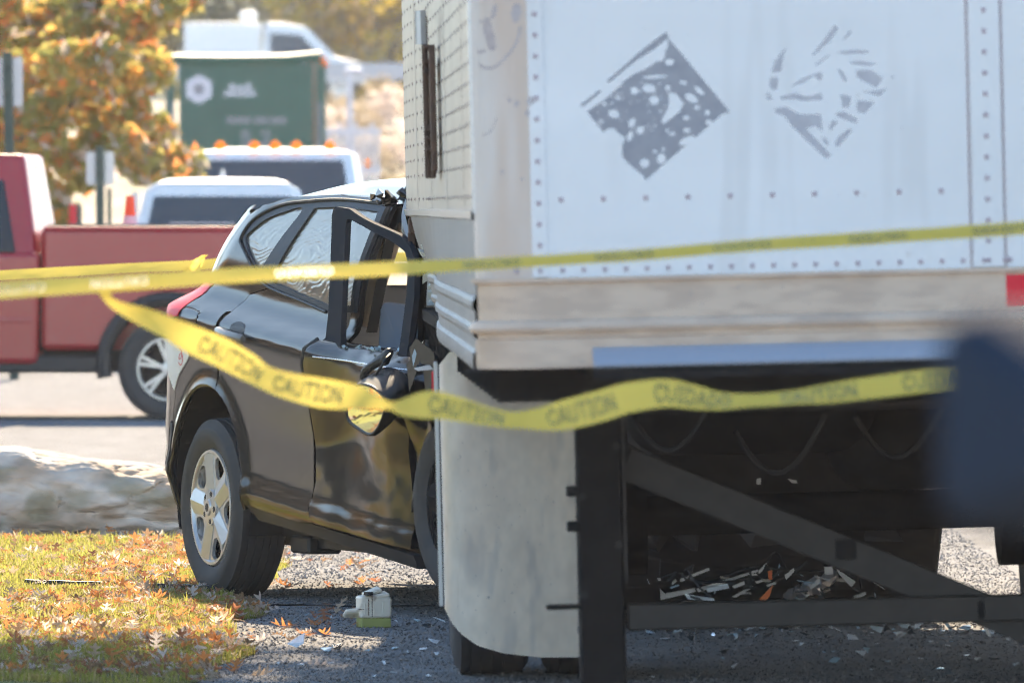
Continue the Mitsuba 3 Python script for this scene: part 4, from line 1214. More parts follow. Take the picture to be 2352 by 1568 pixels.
def car_wheel(name_M, R=.352, w=.225, rim=.232, cover=True):
    k = key_for(car + '__wheel')
    M = MC @ name_M @ rot([1, 0, 0], 0)
    part(k, 'tyre', lathe(tyre_prof(R, w, rim), 72), 'mat_rubber', M, smooth=40)
    # cover: y axis points inboard, outer face at -y
    y0 = -w / 2 + .020
    hol = []
    sp = []
    for i in range(5):
        a = math.radians(90 + 72 * i + 12)

        def rp(r, t, y):
            ca, sa = math.cos(a), math.sin(a)
            return (r * ca - t * sa, y, r * sa + t * ca)
        sp.append(hull([rp(.040, -.040, y0 + .002), rp(.040, 0, y0 - .012), rp(.040, .040, y0 + .002), rp(.212, -.052, y0 + .002), rp(.212, -.004, y0 - .014), rp(.212, .052, y0 + .002), rp(.04, -.040, y0 + .012), rp(.04, .040, y0 + .012), rp(.212, -.052, y0 + .012), rp(.212, .052, y0 + .012)]))
        h0 = a + math.radians(36)
        hol.append(Polygon([(r * math.cos(h0 + t), r * math.sin(h0 + t)) for r, t in ((.128, -.10), (.128, .10), (.158, .24), (.188, .26), (.200, .16), (.203, 0), (.200, -.16), (.188, -.26), (.158, -.24))]).buffer(-.004).buffer(.008))
    plate = Point(0, 0).buffer(.216, 40).difference(unary_union(hol))
    sp.append(prism(plate, y0 + .006, y0 + .020))
    silver = 'mat_rim_silver' if cover else 'mat_steel_dark'
    part(k, 'spokes', sp, silver, M, smooth=False)
    part(k, 'rim', [lathe([(.232, y0 + .012), (.226, y0 - .006), (.216, y0 - .006), (.206, y0 + .010), (.200, y0 + .05), (.205, y0 + .15), (.232, y0 + .17), (.232, y0 + .012)], 60)], silver, M, smooth=40)
    part(k, 'hub', [lathe([(.001, y0 - .020), (.030, y0 - .020), (.034, y0 - .014), (.070, y0 - .010), (.074, y0 + .002), (.074, y0 + .04), (.001, y0 + .04)], 36)], silver, M, smooth=30)
    lug = [cyl((.055 * math.cos(math.radians(90 + 72 * i + 48)), y0 - .0125, .055 * math.sin(math.radians(90 + 72 * i + 48))), (.055 * math.cos(math.radians(90 + 72 * i + 48)), y0 + .0, .055 * math.sin(math.radians(90 + 72 * i + 48))), .012, 12) for i in range(5)]
    part(k, 'lug_hole', lug + [cyl((0, y0 - .0215, 0), (0, y0 - .0, 0), .017, 16)], 'mat_black_plastic', M)
    part(k, 'brake', lathe([(.20, y0 + .055), (.001, y0 + .055), (.001, y0 + .07), (.20, y0 + .07)], 40), 'mat_steel_dark', M)


car_wheel(trans(-.01, -.765, .350))
car_wheel(trans(-.01, .765, .350) @ np.diag([1, -1, 1, 1.0]))
car_wheel(trans(2.52, -.74, .44) @ rot([0, 0, 1], 6), cover=False)
car_wheel(trans(2.60, .72, .352) @ np.diag([1, -1, 1, 1.0]) @ rot([0, 0, 1], 14))

r0_ = np.random.default_rng(21)


def shardy(pts, d=32.7, t=.012):
    q = [at(px, py, d) for px, py in pts]
    return hull([p + o for p in q for o in ([0, 0, 0], [0, t, .001])])


for pts_, m_ in (([(940, 800), (956, 776), (972, 790), (962, 838), (944, 836)], 'mat_car_black'), ([(958, 780), (996, 806), (1000, 842), (966, 834)], 'mat_car_black'), ([(934, 836), (952, 806), (958, 850), (940, 900)], 'mat_car_black'), ([(950, 846), (986, 838), (996, 848), (960, 852)], 'mat_shard_white'), ([(946, 818), (952, 800), (957, 812), (949, 842)], 'mat_shard'), ([(962, 790), (972, 784), (968, 800)], 'mat_chrome'), ([(972, 850), (1000, 844), (1002, 906), (978, 912)], 'mat_car_black')):
    part(car, 'torn_metal', shardy(pts_, 33.15 + .1 * r0_.uniform(), .06), m_, smooth=False)
for i in range(26):
    c0 = np.array([r0_.uniform(1.3, 2.12), -.86 + r0_.uniform(-.02, .03), 1.0])
    part(car, 'glass_crumb', xf(hull(r0_.normal(0, .006, (7, 3))), trans(*c0)), 'mat_shard', MC, smooth=False)
ch = [[(1562, 1330), (1628, 1304), (1630, 1309), (1564, 1336)], [(1600, 1352), (1740, 1308), (1742, 1312), (1604, 1360)], [(1530, 1362), (1596, 1350), (1598, 1358), (1534, 1374)], [(1682, 1370), (1728, 1345), (1731, 1348), (1690, 1372)], [(1760, 1344), (1782, 1336), (1783, 1341), (1764, 1347)]]
for c_ in ch:
    part(car, 'chrome_strip', shardy(c_), 'mat_chrome', smooth=False)
part(car, 'headlight_shell', [shardy([(1574, 1366), (1640, 1374), (1642, 1380), (1580, 1376)], 32.6, .05), shardy([(1622, 1350), (1672, 1342), (1676, 1350), (1626, 1360)], 32.6, .05)], 'mat_shard_white', smooth=False)
part(car, 'indicator_lens', [shardy([(1764, 1312), (1774, 1310), (1774, 1330), (1766, 1332)], 32.6, .03), shardy([(1745, 1376), (1762, 1362), (1776, 1344), (1768, 1370), (1752, 1384)], 32.6, .03)], 'mat_orange_lens', smooth=False, label='small orange lens pieces')
fo = []
for i in range(9):
    c0 = at(1810 + 13 * i, 1372 - 6.5 * i, 32.7)
    fo.append(hull(c0 + rng.normal(0, 1, (7, 3)) * [.022, .03, .018]))
part(car, 'crumpled_foil', fo, 'mat_foil', smooth=False, label='crumpled silvery sheet hanging at the front')
part(car, 'reflector_bowl', [shardy([(1893, 1302), (1912, 1300), (1914, 1318), (1896, 1320)], 32.6, .04), shardy([(1922, 1306), (1966, 1336), (1956, 1348), (1926, 1316)], 32.6, .04), shardy([(1860, 1346), (1882, 1326), (1884, 1338), (1862, 1354)], 32.6, .03), shardy([(1516, 1352), (1536, 1372), (1518, 1378)], 32.6, .03)], 'mat_chrome', smooth=False)
part(car, 'lamp_fitting', [shardy([(1988, 1099), (2014, 1101), (2012, 1105), (1992, 1104)], 33.4, .03), shardy([(2020, 1100), (2030, 1102), (2030, 1116), (2022, 1116)], 33.4, .03), shardy([(1990, 1108), (2000, 1110), (1998, 1115)], 33.4, .03)], 'mat_chrome', smooth=False)
part(car, 'engine_fitting', [shardy(p_, 33.0, .03) for p_ in ([(1655, 1040), (1672, 1042), (1674, 1047), (1660, 1046)], [(1696, 1042), (1706, 1040), (1712, 1045), (1700, 1047)], [(1665, 1108), (1684, 1098), (1686, 1104), (1670, 1112)], [(1738, 1100), (1748, 1098), (1748, 1112), (1738, 1112)], [(1810, 1100), (1830, 1104), (1832, 1110), (1818, 1108)], [(2070, 1042), (2094, 1030), (2108, 1030), (2112, 1040), (2080, 1042)], [(2104, 1098), (2150, 1096), (2150, 1108), (2106, 1110)])], 'mat_foil', smooth=False)

# ---------------------------------------------------------------- red pickup
pk = thing('pickup_truck', 'red extended cab pickup parked beyond the black car', 'pickup truck')
A_ = math.radians(2.5)
MP = frame([-math.cos(A_), math.sin(A_), 0], [-math.sin(A_), -math.cos(A_), 0], [0, 0, 1], at(385, 475, 64.6) * [1, 1, 0] + np.array([.05, .85, 0]))


def m3cut(a, b):
    return a - b


wheelcut = m3.Manifold.cylinder(.5, .44, .44, 40).rotate((90, 0, 0))
bed = rbox(-1.12, .92, -.90, .90, .50, 1.385, .05)
bed = bed - m3.Manifold.cube((1.92, 1.66, .60)).translate((-1.04, -.83, .86)) - wheelcut.translate((0, 1.1, .40)) - wheelcut.translate((0, -.6, .40))
part(pk, 'bed', [bed, rbox(-1.10, .90, .875, .912, .93, .975, .015), rbox(-1.10, .90, .84, .915, 1.355, 1.39, .016)], 'mat_pickup_red', MP, smooth=40)
cabz = rhull([(.99, -.86, .45), (.99, .86, .45), (2.95, -.86, .45), (2.95, .86, .45), (.98, -.87, 1.16), (.98, .87, 1.16), (2.95, -.87, 1.16), (2.95, .87, 1.16)], .05)
top_ = rhull([(.99, -.84, 1.16), (.99, .84, 1.16), (2.75, -.84, 1.16), (2.75, .84, 1.16), (1.10, -.66, 1.86), (1.10, .66, 1.86), (2.05, -.66, 1.86), (2.05, .66, 1.86)], .05)
hood_ = rhull([(2.9, -.84, .5), (2.9, .84, .5), (4.1, -.80, .5), (4.1, .80, .5), (2.9, -.82, 1.12), (2.9, .82, 1.12), (4.0, -.74, 1.02), (4.0, .74, 1.02)], .06) - wheelcut.translate((3.25, 1.1, .40)) - wheelcut.translate((3.25, -.6, .40))
part(pk, 'cab', [cabz + top_, rbox(.97, 2.9, .905, .925, .93, .975, .009), rbox(.97, 2.9, .90, .92, .70, .74, .009)], 'mat_pickup_red', MP, smooth=40)
part(pk, 'hood', hood_, 'mat_pickup_red', MP, smooth=40)


def quad_panel(ps, th, m=None, **k):
    ps = np.array(ps, float)
    n = np.cross(ps[1] - ps[0], ps[2] - ps[0])
    n /= np.linalg.norm(n)
    return hull(np.vstack([ps - n * th / 2, ps + n * th / 2]))


for s_ in (1, -1):
    part(pk, 'rear_side_window', rhull([(1.13, s_ * .885, 1.22), (1.62, s_ * .885, 1.22), (1.22, s_ * .755, 1.70), (1.58, s_ * .755, 1.70)], .025), 'mat_glass_dark', MP)
    part(pk, 'door_window', rhull([(1.72, s_ * .885, 1.22), (2.62, s_ * .885, 1.22), (1.72, s_ * .755, 1.70), (2.12, s_ * .755, 1.70)], .025), 'mat_glass_dark', MP)
    part(pk, 'rocker', bx(.47, 2.80, s_ * .84 - .03, s_ * .84 + .03, .34, .47, .02), 'mat_black_plastic', MP)
    fl_ = np.array([(.47 * math.cos(t), s_ * .90, .40 + .47 * math.sin(t)) for t in np.linspace(-.2, np.pi + .2, 30)])
    part(pk, 'wheel_flare', tube(fl_, .055, 8), 'mat_black_plastic', MP)
part(pk, 'rear_window', rhull([(.965, -.62, 1.25), (.965, .62, 1.25), (1.075, -.52, 1.72), (1.075, .52, 1.72)], .012), 'mat_glass_dark', MP)
part(pk, 'cab_gap', bx(.925, .975, -.82, .82, .5, 1.2), 'mat_black_plastic', MP)
part(pk, 'windshield', rhull([(2.85, -.70, 1.18), (2.85, .70, 1.18), (2.15, -.6, 1.80), (2.15, .6, 1.80)], .02), 'mat_glass_dark', MP)
part(pk, 'third_brake_light', bx(1.04, 1.09, -.16, .16, 1.80, 1.85, .01), 'mat_chrome', MP)
part(pk, 'roof_light', rhull([(1.35, .1, 1.94), (1.65, .1, 1.94), (1.35, .4, 1.94), (1.65, .4, 1.94), (1.5, .25, 2.0)], .02), 'mat_black_plastic', MP)
part(pk, 'bed_rail_cap', [bx(-1.08, .88, .80, .86, 1.386, 1.405, .008), bx(-1.08, .88, -.86, -.80, 1.386, 1.405, .008)], 'mat_black_plastic', MP)
part(pk, 'tailgate', bx(-1.15, -1.10, -.80, .80, .72, 1.38, .02), 'mat_pickup_red', MP)
part(pk, 'rear_bumper', rbox(-1.30, -1.12, -.86, .86, .48, .66, .04), 'mat_chrome', MP)
part(pk, 'chassis', bx(-1.0, 3.8, -.5, .5, .34, .52), 'mat_black_plastic', MP)


def alloy(parent, M, R=.37, w=.25, rim=.235, n=6):
    k = key_for(parent + '__wheel')
    part(k, 'tyre', lathe(tyre_prof(R, w, rim), 48), 'mat_rubber', M, smooth=40)
    y0 = w / 2 - .02
    sp = []
    for i in range(n):
        for da in (-.13, .13):
            a = 2 * math.pi * i / n + .3
            b = a + da
            sp.append(hull([(r * math.cos(t) + ox * -math.sin(t), y, r * math.sin(t) + ox * math.cos(t)) for r, t in ((.05, a), (.225, b)) for ox in (-.013, .013) for y in (y0, y0 - .025)]))
    part(k, 'spokes', sp, 'mat_rim_silver', M, smooth=False)
    part(k, 'rim', lathe([(.235, y0 + .0), (.228, y0 + .014), (.214, y0 + .014), (.208, y0 - .02), (.205, y0 - .15), (.235, y0 - .17), (.235, y0)][::-1], 48), 'mat_rim_silver', M, smooth=40)
    part(k, 'brake', lathe([(.20, y0 - .06), (.001, y0 - .06), (.001, y0 - .08), (.20, y0 - .08)][::-1], 32), 'mat_steel_dark', M)
    part(k, 'hub', lathe([(.001, y0 + .012), (.05, y0 + .008), (.06, y0 - .02), (.001, y0 - .02)][::-1], 24), 'mat_rim_silver', M)


for x in (0, 3.25):
    alloy(pk, MP @ trans(x, .80, .37))
    alloy(pk, MP @ trans(x, -.80, .37) @ np.diag([1, -1, 1, 1.0]))

cone = thing('traffic_cone', 'orange and white traffic cone standing in the pickup bed', 'traffic cone')
MCn = trans(*(at(299, 475, 65.2) * [1, 1, 0])) @ trans(0, 0, .865)
zc_ = lambda p: [(r, z) for r, z in p]


def lathe_z(prof, n=32):
    m = lathe([(r, z) for r, z in prof], n)
    m.vertices = m.vertices[:, [0, 2, 1]]
    m.faces = m.faces[:, ::-1]
    return m


part(cone, 'cone_tip', lathe_z([(.044, .60), (.040, .62), (.030, .735), (.024, .745), (.001, .745)]), 'mat_cone_orange', MCn)
part(cone, 'white_band', lathe_z([(.078, .38), (.078, .381), (.044, .60), (.001, .6)]), 'mat_sign_back', MCn)
part(cone, 'cone_body', lathe_z([(.14, .03), (.14, .031), (.078, .38), (.001, .38)]), 'mat_cone_orange', MCn)
part(cone, 'cone_base', bx(-.18, .18, -.18, .18, 0, .03, .01), 'mat_cone_orange', MCn)


# ---------------------------------------------------------------- simple vehicles further off
def vwheel(parent, M, R, w):
    k = key_for(parent + '__wheel')
    part(k, 'tyre', lathe(tyre_prof(R, w, R * .62), 36), 'mat_rubber', M)
    part(k, 'rim', lathe([(R * .6, w * .40), (R * .5, w * .42), (R * .15, w * .30), (.001, w * .36), (.001, 0), (R * .6, 0)][::-1], 24), 'mat_rim_silver', M)


def suv(key, M, paint, Lg=4.6, Wd=1.84, Ht=1.78, wz=.98, R=.36, rear_view=True, hoodL=1.1, antenna=True):
    """x forward, rear at 0."""
    h_ = Wd / 2
    wc = m3.Manifold.cylinder(.6, R + .07, R + .07, 32).rotate((90, 0, 0))
    xr, xf_ = .85, Lg - .9
    low = rhull([(.12, -h_ + .08, .36), (.12, h_ - .08, .36), (Lg - .1, -h_ + .12, .36), (Lg - .1, h_ - .12, .36), (.08, -h_ + .07, wz - .06), (.08, h_ - .07, wz - .06), (Lg - hoodL, -h_ + .07, wz - .02), (Lg - hoodL, h_ - .07, wz - .02), (Lg - .15, -h_ + .14, wz - .20), (Lg - .15, h_ - .14, wz - .20)], .07)
    for x in (xr, xf_):
        low = low - wc.translate((x, h_ + .35, R)) - wc.translate((x, -h_ + .25, R))
    part(key, 'body', low, paint, M, smooth=40)
    hw = h_ - .25
    cabin = rhull([(.16, -h_ + .12, wz), (.16, h_ - .12, wz), (Lg - hoodL + .05, -h_ + .14, wz), (Lg - hoodL + .05, h_ - .14, wz), (.50, -hw + .02, Ht - .15), (.50, hw - .02, Ht - .15), (.50, -hw + .12, Ht - .09), (.50, hw - .12, Ht - .09), (Lg - hoodL - .85, -hw + .02, Ht - .14), (Lg - hoodL - .85, hw - .02, Ht - .14), (1.4, -hw * .7, Ht - .055), (1.4, hw * .7, Ht - .055), (.6, 0, Ht - .055), (Lg - hoodL - 1.0, 0, Ht - .05)], .055)
    part(key, 'cabin', cabin, paint, M, smooth=40)
    a = .11
    part(key, 'rear_window', rhull([(.105 + a * .2, -h_ + .20, wz + .05), (.105 + a * .2, h_ - .20, wz + .05), (.385, -hw + .08, Ht - .20), (.385, hw - .08, Ht - .20)], .03), 'mat_vehicle_glass', M)
    part(key, 'windshield', rhull([(Lg - hoodL + .02, -h_ + .22, wz + .06), (Lg - hoodL + .02, h_ - .22, wz + .06), (Lg - hoodL - .77, -hw + .08, Ht - .12), (Lg - hoodL - .77, hw - .08, Ht - .12)], .03), 'mat_vehicle_glass', M)
    for s_ in (1, -1):
        y0, y1 = s_ * (h_ - .088), s_ * (hw + .018)
        part(key, 'side_window', rhull([(.62, y0, wz + .06), (1.75, y0, wz + .06), (.78, y1, Ht - .17), (1.75, y1, Ht - .17)], .018), 'mat_vehicle_glass', M)
        part(key, 'side_window', rhull([(1.87, y0, wz + .06), (Lg - hoodL - .22, y0, wz + .06), (1.87, y1, Ht - .17), (Lg - hoodL - .90, y1, Ht - .17)], .018), 'mat_vehicle_glass', M)
        part(key, 'tail_light', rhull([(.07, s_ * (h_ - .16), wz - .22), (.09, s_ * (h_ - .10), wz - .04), (.16, s_ * (h_ - .06), wz - .05), (.14, s_ * (h_ - .05), wz - .22)], .03), 'mat_tail_red', M)
        part(key, 'headlight', rhull([(Lg - .12, s_ * (h_ - .40), wz - .30), (Lg - .2, s_ * (h_ - .15), wz - .26), (Lg - .14, s_ * (h_ - .22), wz - .34)], .04), 'mat_shard_white', M)
        vwheel(key, M @ trans(xr, s_ * (h_ - .13), R) @ np.diag([1, s_, 1, 1.0]), R, .23)
        vwheel(key, M @ trans(xf_, s_ * (h_ - .13), R) @ np.diag([1, s_, 1, 1.0]), R, .23)
        part(key, 'door_mirror', rhull([(Lg - hoodL - .28, s_ * (h_ + .02), wz + .06), (Lg - hoodL - .28, s_ * (h_ + .15), wz + .07), (Lg - hoodL - .28, s_ * (h_ + .15), wz + .16), (Lg - hoodL - .28, s_ * (h_ + .03), wz + .16), (Lg - hoodL - .16, s_ * (h_ + .06), wz + .10)], .03), paint, M)
        part(key, 'door_handle', rhull([(1.55, s_ * (h_ - .005), wz - .10), (1.72, s_ * (h_ - .005), wz - .10)], .014), paint, M)
    part(key, 'bumper', rbox(-.02, .16, -h_ + .1, h_ - .1, .38, .60, .06), 'mat_black_plastic', M)
    part(key, 'grille', rbox(Lg - .16, Lg - .04, -.5, .5, wz - .50, wz - .30, .03), 'mat_black_plastic', M)
    if antenna:
        part(key, 'roof_fin', hull([(.72, -.03, Ht), (.72, .03, Ht), (.92, 0, Ht), (.70, 0, Ht + .085), (.70, -.012, Ht + .08)]), paint, M, smooth=False)


def face_cam(px, d, deg, z=0):
    """Frame at the ground under (px, d); x forward turned deg from 'away from the camera' (+y) towards the right."""
    a = math.radians(deg)
    o = at(px, 475, d) * [1, 1, 0] + [0, 0, z]
    return frame([math.sin(a), math.cos(a), 0], [-math.cos(a), math.sin(a), 0], [0, 0, 1], o)


sv = thing('white_suv', 'white hatchback wagon seen from behind, between the pickup and the amber-lamped truck', 'car')
suv(sv, face_cam(512, 84, -2), 'mat_vehicle_white', Ht=1.80, Wd=1.90)
part(sv, 'window_sticker', bx(.15, .16, -.1, .5, 1.30, 1.38), 'mat_print_white', face_cam(512, 84, -2) @ rot([0, 1, 0], 0) @ trans(0.02, 0, 0))

# white truck with amber roof lamps, coming towards us
wt = thing('amber_lamp_truck', 'white crew truck facing us with five amber lamps along its roof', 'truck')
MW = face_cam(624, 106, 181.5) @ np.diag([1, 1.07, 1, 1.0])
part(wt, 'cab', rhull([(-1.4, -.98, .55), (-1.4, .98, .55), (.4, -.98, .55), (.4, .98, .55), (-1.4, -.99, 1.32), (-1.4, .99, 1.32), (.35, -.97, 1.32), (.35, .97, 1.32), (-1.2, -.83, 2.12), (-1.2, .83, 2.12), (-.45, -.82, 2.12), (-.45, .82, 2.12), (-.8, -.5, 2.17), (-.8, .5, 2.17)], .06), 'mat_vehicle_white', MW, smooth=40)
part(wt, 'hood', rhull([(.3, -.94, .55), (.3, .94, .55), (1.5, -.88, .55), (1.5, .88, .55), (.3, -.92, 1.30), (.3, .92, 1.30), (1.45, -.80, 1.20), (1.45, .80, 1.20)], .07), 'mat_vehicle_white', MW, smooth=40)
part(wt, 'windshield', rhull([(.36, -.88, 1.38), (.36, .88, 1.38), (-.335, -.76, 2.05), (-.335, .76, 2.05)], .03), 'mat_vehicle_glass', MW)
for i, y in enumerate((.62, .25, .015, -.215, -.59)):
    part(wt, 'roof_lamp', rhull([(-.50, y - .035, 2.25), (-.50, y + .035, 2.25), (-.36, y - .035, 2.22), (-.36, y + .035, 2.22), (-.44, y, 2.285)], .025), 'mat_amber_lens', MW, label='amber roof lamp' if i == 0 else None)
for s_ in (1, -1):
    part(wt, 'side_window', rhull([(-1.1, s_ * .985, 1.42), (.1, s_ * .985, 1.42), (-1.05, s_ * .865, 2.02), (-.45, s_ * .865, 2.02)], .02), 'mat_vehicle_glass', MW)
    part(wt, 'door_mirror', rhull([(.1, s_ * 1.12, 1.40), (.1, s_ * 1.30, 1.40), (.1, s_ * 1.12, 1.72), (.1, s_ * 1.30, 1.72), (.2, s_ * 1.2, 1.56)], .03), 'mat_vehicle_white', MW)
    part(wt, 'headlight', rhull([(1.52, s_ * .62, .92), (1.52, s_ * .84, .92), (1.50, s_ * .62, 1.10), (1.50, s_ * .84, 1.10)], .04), 'mat_shard_white', MW)
    for x in (.9, -3.0):
        vwheel(wt, MW @ trans(x, s_ * .84, .42) @ np.diag([1, s_, 1, 1.0]), .42, .28)
part(wt, 'grille', rbox(1.50, 1.60, -.55, .55, .75, 1.12, .03), 'mat_chrome', MW)
part(wt, 'bumper', rbox(1.48, 1.72, -.95, .95, .45, .68, .06), 'mat_chrome', MW)
part(wt, 'steering_wheel', tube([(.0 + .05 * math.sin(t), -.42 + .19 * math.cos(t), 1.42 + .19 * math.sin(t)) for t in np.linspace(0, 6.29, 24)], .025, 8), 'mat_black_plastic', MW)
part(wt, 'flat_bed', bx(-4.4, -1.5, -1.0, 1.0, .80, 1.0, .02), 'mat_steel_dark', MW)

# green container on a truck, its back towards us
gc = thing('green_container', 'dark green waste container with white hexagon emblem, lettering and number', 'container')
MG2 = face_cam(565, 142, -3)
hw_, z0_, z1_ = 1.19, 1.05, 3.90
part(gc, 'side_wall', [bx(.06, 6.0, hw_ - .06, hw_, z0_, z1_ - .02), bx(.06, 6.0, -hw_, -hw_ + .06, z0_, z1_ - .02), bx(.06, 6.0, -hw_, hw_, z0_, z0_ + .06)], 'mat_container_rust', MG2, smooth=False, label='rusty brown container side')
part(gc, 'back_door', bx(.0, .06, -hw_ + .14, hw_ - .14, z0_ + .05, z1_ - .12), 'mat_container_green', MG2)
part(gc, 'top_beam', tube([(.0, -hw_, z1_), (.0, -hw_ * .55, z1_ - .05), (.0, 0, z1_ - .06), (.0, hw_ * .5, z1_ - .06), (.0, hw_, z1_ - .05)], .085, 8), 'mat_container_green', MG2)
for s_ in (1, -1):
    part(gc, 'door_post', bx(-.05, .08, s_ * hw_ - .07, s_ * hw_ + .07, z0_, z1_, .01), 'mat_container_green', MG2)
    for i in range(2):
        part(gc, 'reflective_strip', bx(-.056, -.052, s_ * (hw_ - .03) - .02, s_ * (hw_ - .03) + .02, z0_ + .3 + i * .98, z0_ + 1.15 + i * .98), 'mat_print_faded', MG2, smooth=False)
    part(gc, 'marker_lamp', rhull([(-.06, s_ * (hw_ + .02), z1_ - .05), (-.06, s_ * (hw_ + .06), z1_ - .13)], .05), 'mat_orange_lens', MG2)
for i in range(4):
    part(gc, 'door_rib', bx(-.02, .004, -hw_ + .16, hw_ - .16, z0_ + .35 + i * .30, z0_ + .38 + i * .30), 'mat_container_green', MG2)
part(gc, 'container_base', [bx(.3, 5.5, -.5, .5, .75, 1.04), bx(.2, 6.5, -.9, .9, .6, .74)], 'mat_steel_dark', MG2)


def on_back(m, y, z):
    """Flat lettering (xy plane) onto the container back: reads left to right from behind."""
    v = m.vertices
    q = m.copy()
    q.vertices = np.c_[-.0035 - v[:, 2] * .5, y - v[:, 0], z + v[:, 1]]
    return q


hexa = Polygon([(.235 * math.cos(t), .235 * math.sin(t)) for t in np.arange(6) * math.pi / 3 + math.pi / 6])
hm = trimesh.creation.extrude_polygon(hexa.difference(Point(0, 0).buffer(.085)), .004, engine='earcut')
hm2 = trimesh.creation.extrude_polygon(Point(0, 0).buffer(.075), .003, engine='earcut')
part(gc, 'emblem', on_back(hm, .74, 3.38), 'mat_print_white', MG2, smooth=False, label='white hexagon emblem')
part(gc, 'emblem_centre', on_back(hm2, .74, 3.38), 'mat_print_faded', MG2, smooth=False)
pk_ = [trimesh.creation.extrude_polygon(p, .003, engine='earcut') for p in ([Polygon([(0 + .0, 0), (.075, 0), (.07, .07), (.012, .07)])] + [Polygon([(.085 * i, 0), (.085 * i + .07, 0), (.085 * i + .062, .085), (.085 * i + .008, .085)]) for i in range(6)] + [Polygon([(.07 + .125 * i, .10), (.07 + .125 * i + .11, .10), (.07 + .125 * i + .085, .17 + .03 * (i != 1)), (.07 + .125 * i + .03, .17 + .03 * (i != 1))]) for i in range(3)])]
for p in pk_:
    part(gc, 'lettering', on_back(p, .34, 3.27), 'mat_print_white', MG2, smooth=False)
bars = [trimesh.creation.extrude_polygon(sbox(x, 0, x + w_, .10), .003, engine='earcut') for x, w_ in ((0, .06), (.075, .06), (.15, .06), (.225, .06), (.30, .07), (.43, .06), (.505, .07), (.59, .06), (.69, .07), (.775, .06), (.85, .08))]
for p in bars:
    part(gc, 'faded_lettering', on_back(p, .30, 2.84), 'mat_print_faded', MG2, smooth=False)
for j_, ch_ in enumerate('52'):
    part(gc, 'digit', on_back(meshkit.text_mesh(ch_, .22, .003, True), .10 - .30 * j_, 2.50), 'mat_print_faded', MG2, smooth=False)

# service truck on the raised road
ZR = 4.05
st = thing('service_truck', 'white service truck with box body on the raised road at the back', 'truck')
MS = face_cam(440, 225, 90, ZR) @ rot([0, 0, 1], 0)
part(st, 'box_body', rbox(-.15, 1.75, -.95, .95, .75, 2.05, .04), 'mat_vehicle_white', MS)
part(st, 'box_panel', bx(.1, 1.45, -.965, -.952, .85, 1.85, .005), 'mat_vehicle_white', MS)
part(st, 'cab', rhull([(1.82, -.92, .6), (1.82, .92, .6), (4.3, -.88, .6), (4.3, .88, .6), (1.82, -.93, 1.15), (1.82, .93, 1.15), (3.55, -.9, 1.15), (3.55, .9, 1.15), (4.25, -.85, 1.0), (4.25, .85, 1.0)], .06), 'mat_vehicle_white', MS, smooth=40)
part(st, 'cab_roof', rhull([(1.85, -.90, 1.15), (1.85, .90, 1.15), (3.6, -.88, 1.12), (3.6, .88, 1.12), (1.9, -.74, 2.0), (1.9, .74, 2.0), (2.85, -.72, 1.90), (2.85, .72, 1.90), (2.2, -.7, 2.02), (2.2, .7, 2.02)], .05), 'mat_vehicle_white', MS, smooth=40)
part(st, 'side_window', rhull([(2.0, -.95, 1.22), (3.25, -.95, 1.20), (2.0, -.82, 1.78), (2.75, -.82, 1.72)], .02), 'mat_vehicle_glass', MS)
part(st, 'windshield', rhull([(3.62, -.80, 1.2), (3.62, .80, 1.2), (2.98, -.68, 1.86), (2.98, .68, 1.86)], .03), 'mat_vehicle_glass', MS)
part(st, 'roof_beacon', rhull([(1.3, -.2, 2.25), (1.55, -.2, 2.25), (1.3, .2, 2.25), (1.55, .2, 2.25), (1.4, 0, 2.12)], .1), 'mat_vehicle_white', MS)
part(st, 'headlight', rhull([(4.34, -.75, .85), (4.34, -.55, .85), (4.32, -.7, 1.0)], .06), 'mat_chrome', MS)
part(st, 'fender', rhull([(3.2, -.96, .72), (4.2, -.93, .66), (3.3, -.95, .9), (4.1, -.92, .88)], .04), 'mat_navy', MS)
for s_ in (1, -1):
    for x in (.55, 3.7):
        vwheel(st, MS @ trans(x, s_ * .82, .40) @ np.diag([1, s_, 1, 1.0]), .40, .26)
part(st, 'chassis', bx(-.1, 4.2, -.45, .45, .4, .75), 'mat_black_plastic', MS)

# unseen box truck added at the right: closes off the sky under the trailer
rt = thing('recovery_truck', 'white box truck added out of view at right to block the sky', 'truck')
MR = frame([0, -1, 0], [1, 0, 0], [0, 0, 1], [4.5, 34.5, 0])
part(rt, 'box_body', rbox(0, 9.2, -1.25, 1.25, .55, 3.7, .05), 'mat_vehicle_white', MR)
part(rt, 'cab', rhull([(9.35, -1.1, .6), (9.35, 1.1, .6), (11.3, -1.1, .6), (11.3, 1.1, .6), (9.35, -1.1, 2.6), (9.35, 1.1, 2.6), (10.7, -1.05, 2.6), (10.7, 1.05, 2.6), (11.3, -1.1, 1.5), (11.3, 1.1, 1.5)], .08), 'mat_vehicle_white', MR)
part(rt, 'windshield', rhull([(11.36, -.95, 1.6), (11.36, .95, 1.6), (10.86, -.9, 2.45), (10.86, .9, 2.45)], .03), 'mat_glass_dark', MR)
part(rt, 'skirt', bx(.4, 9.0, -1.22, 1.22, .25, .54, .02), 'mat_black_plastic', MR)
for s_ in (1, -1):
    for x in (1.8, 10.3):
        vwheel(rt, MR @ trans(x, s_ * 1.05, .5) @ np.diag([1, s_, 1, 1.0]), .5, .3)

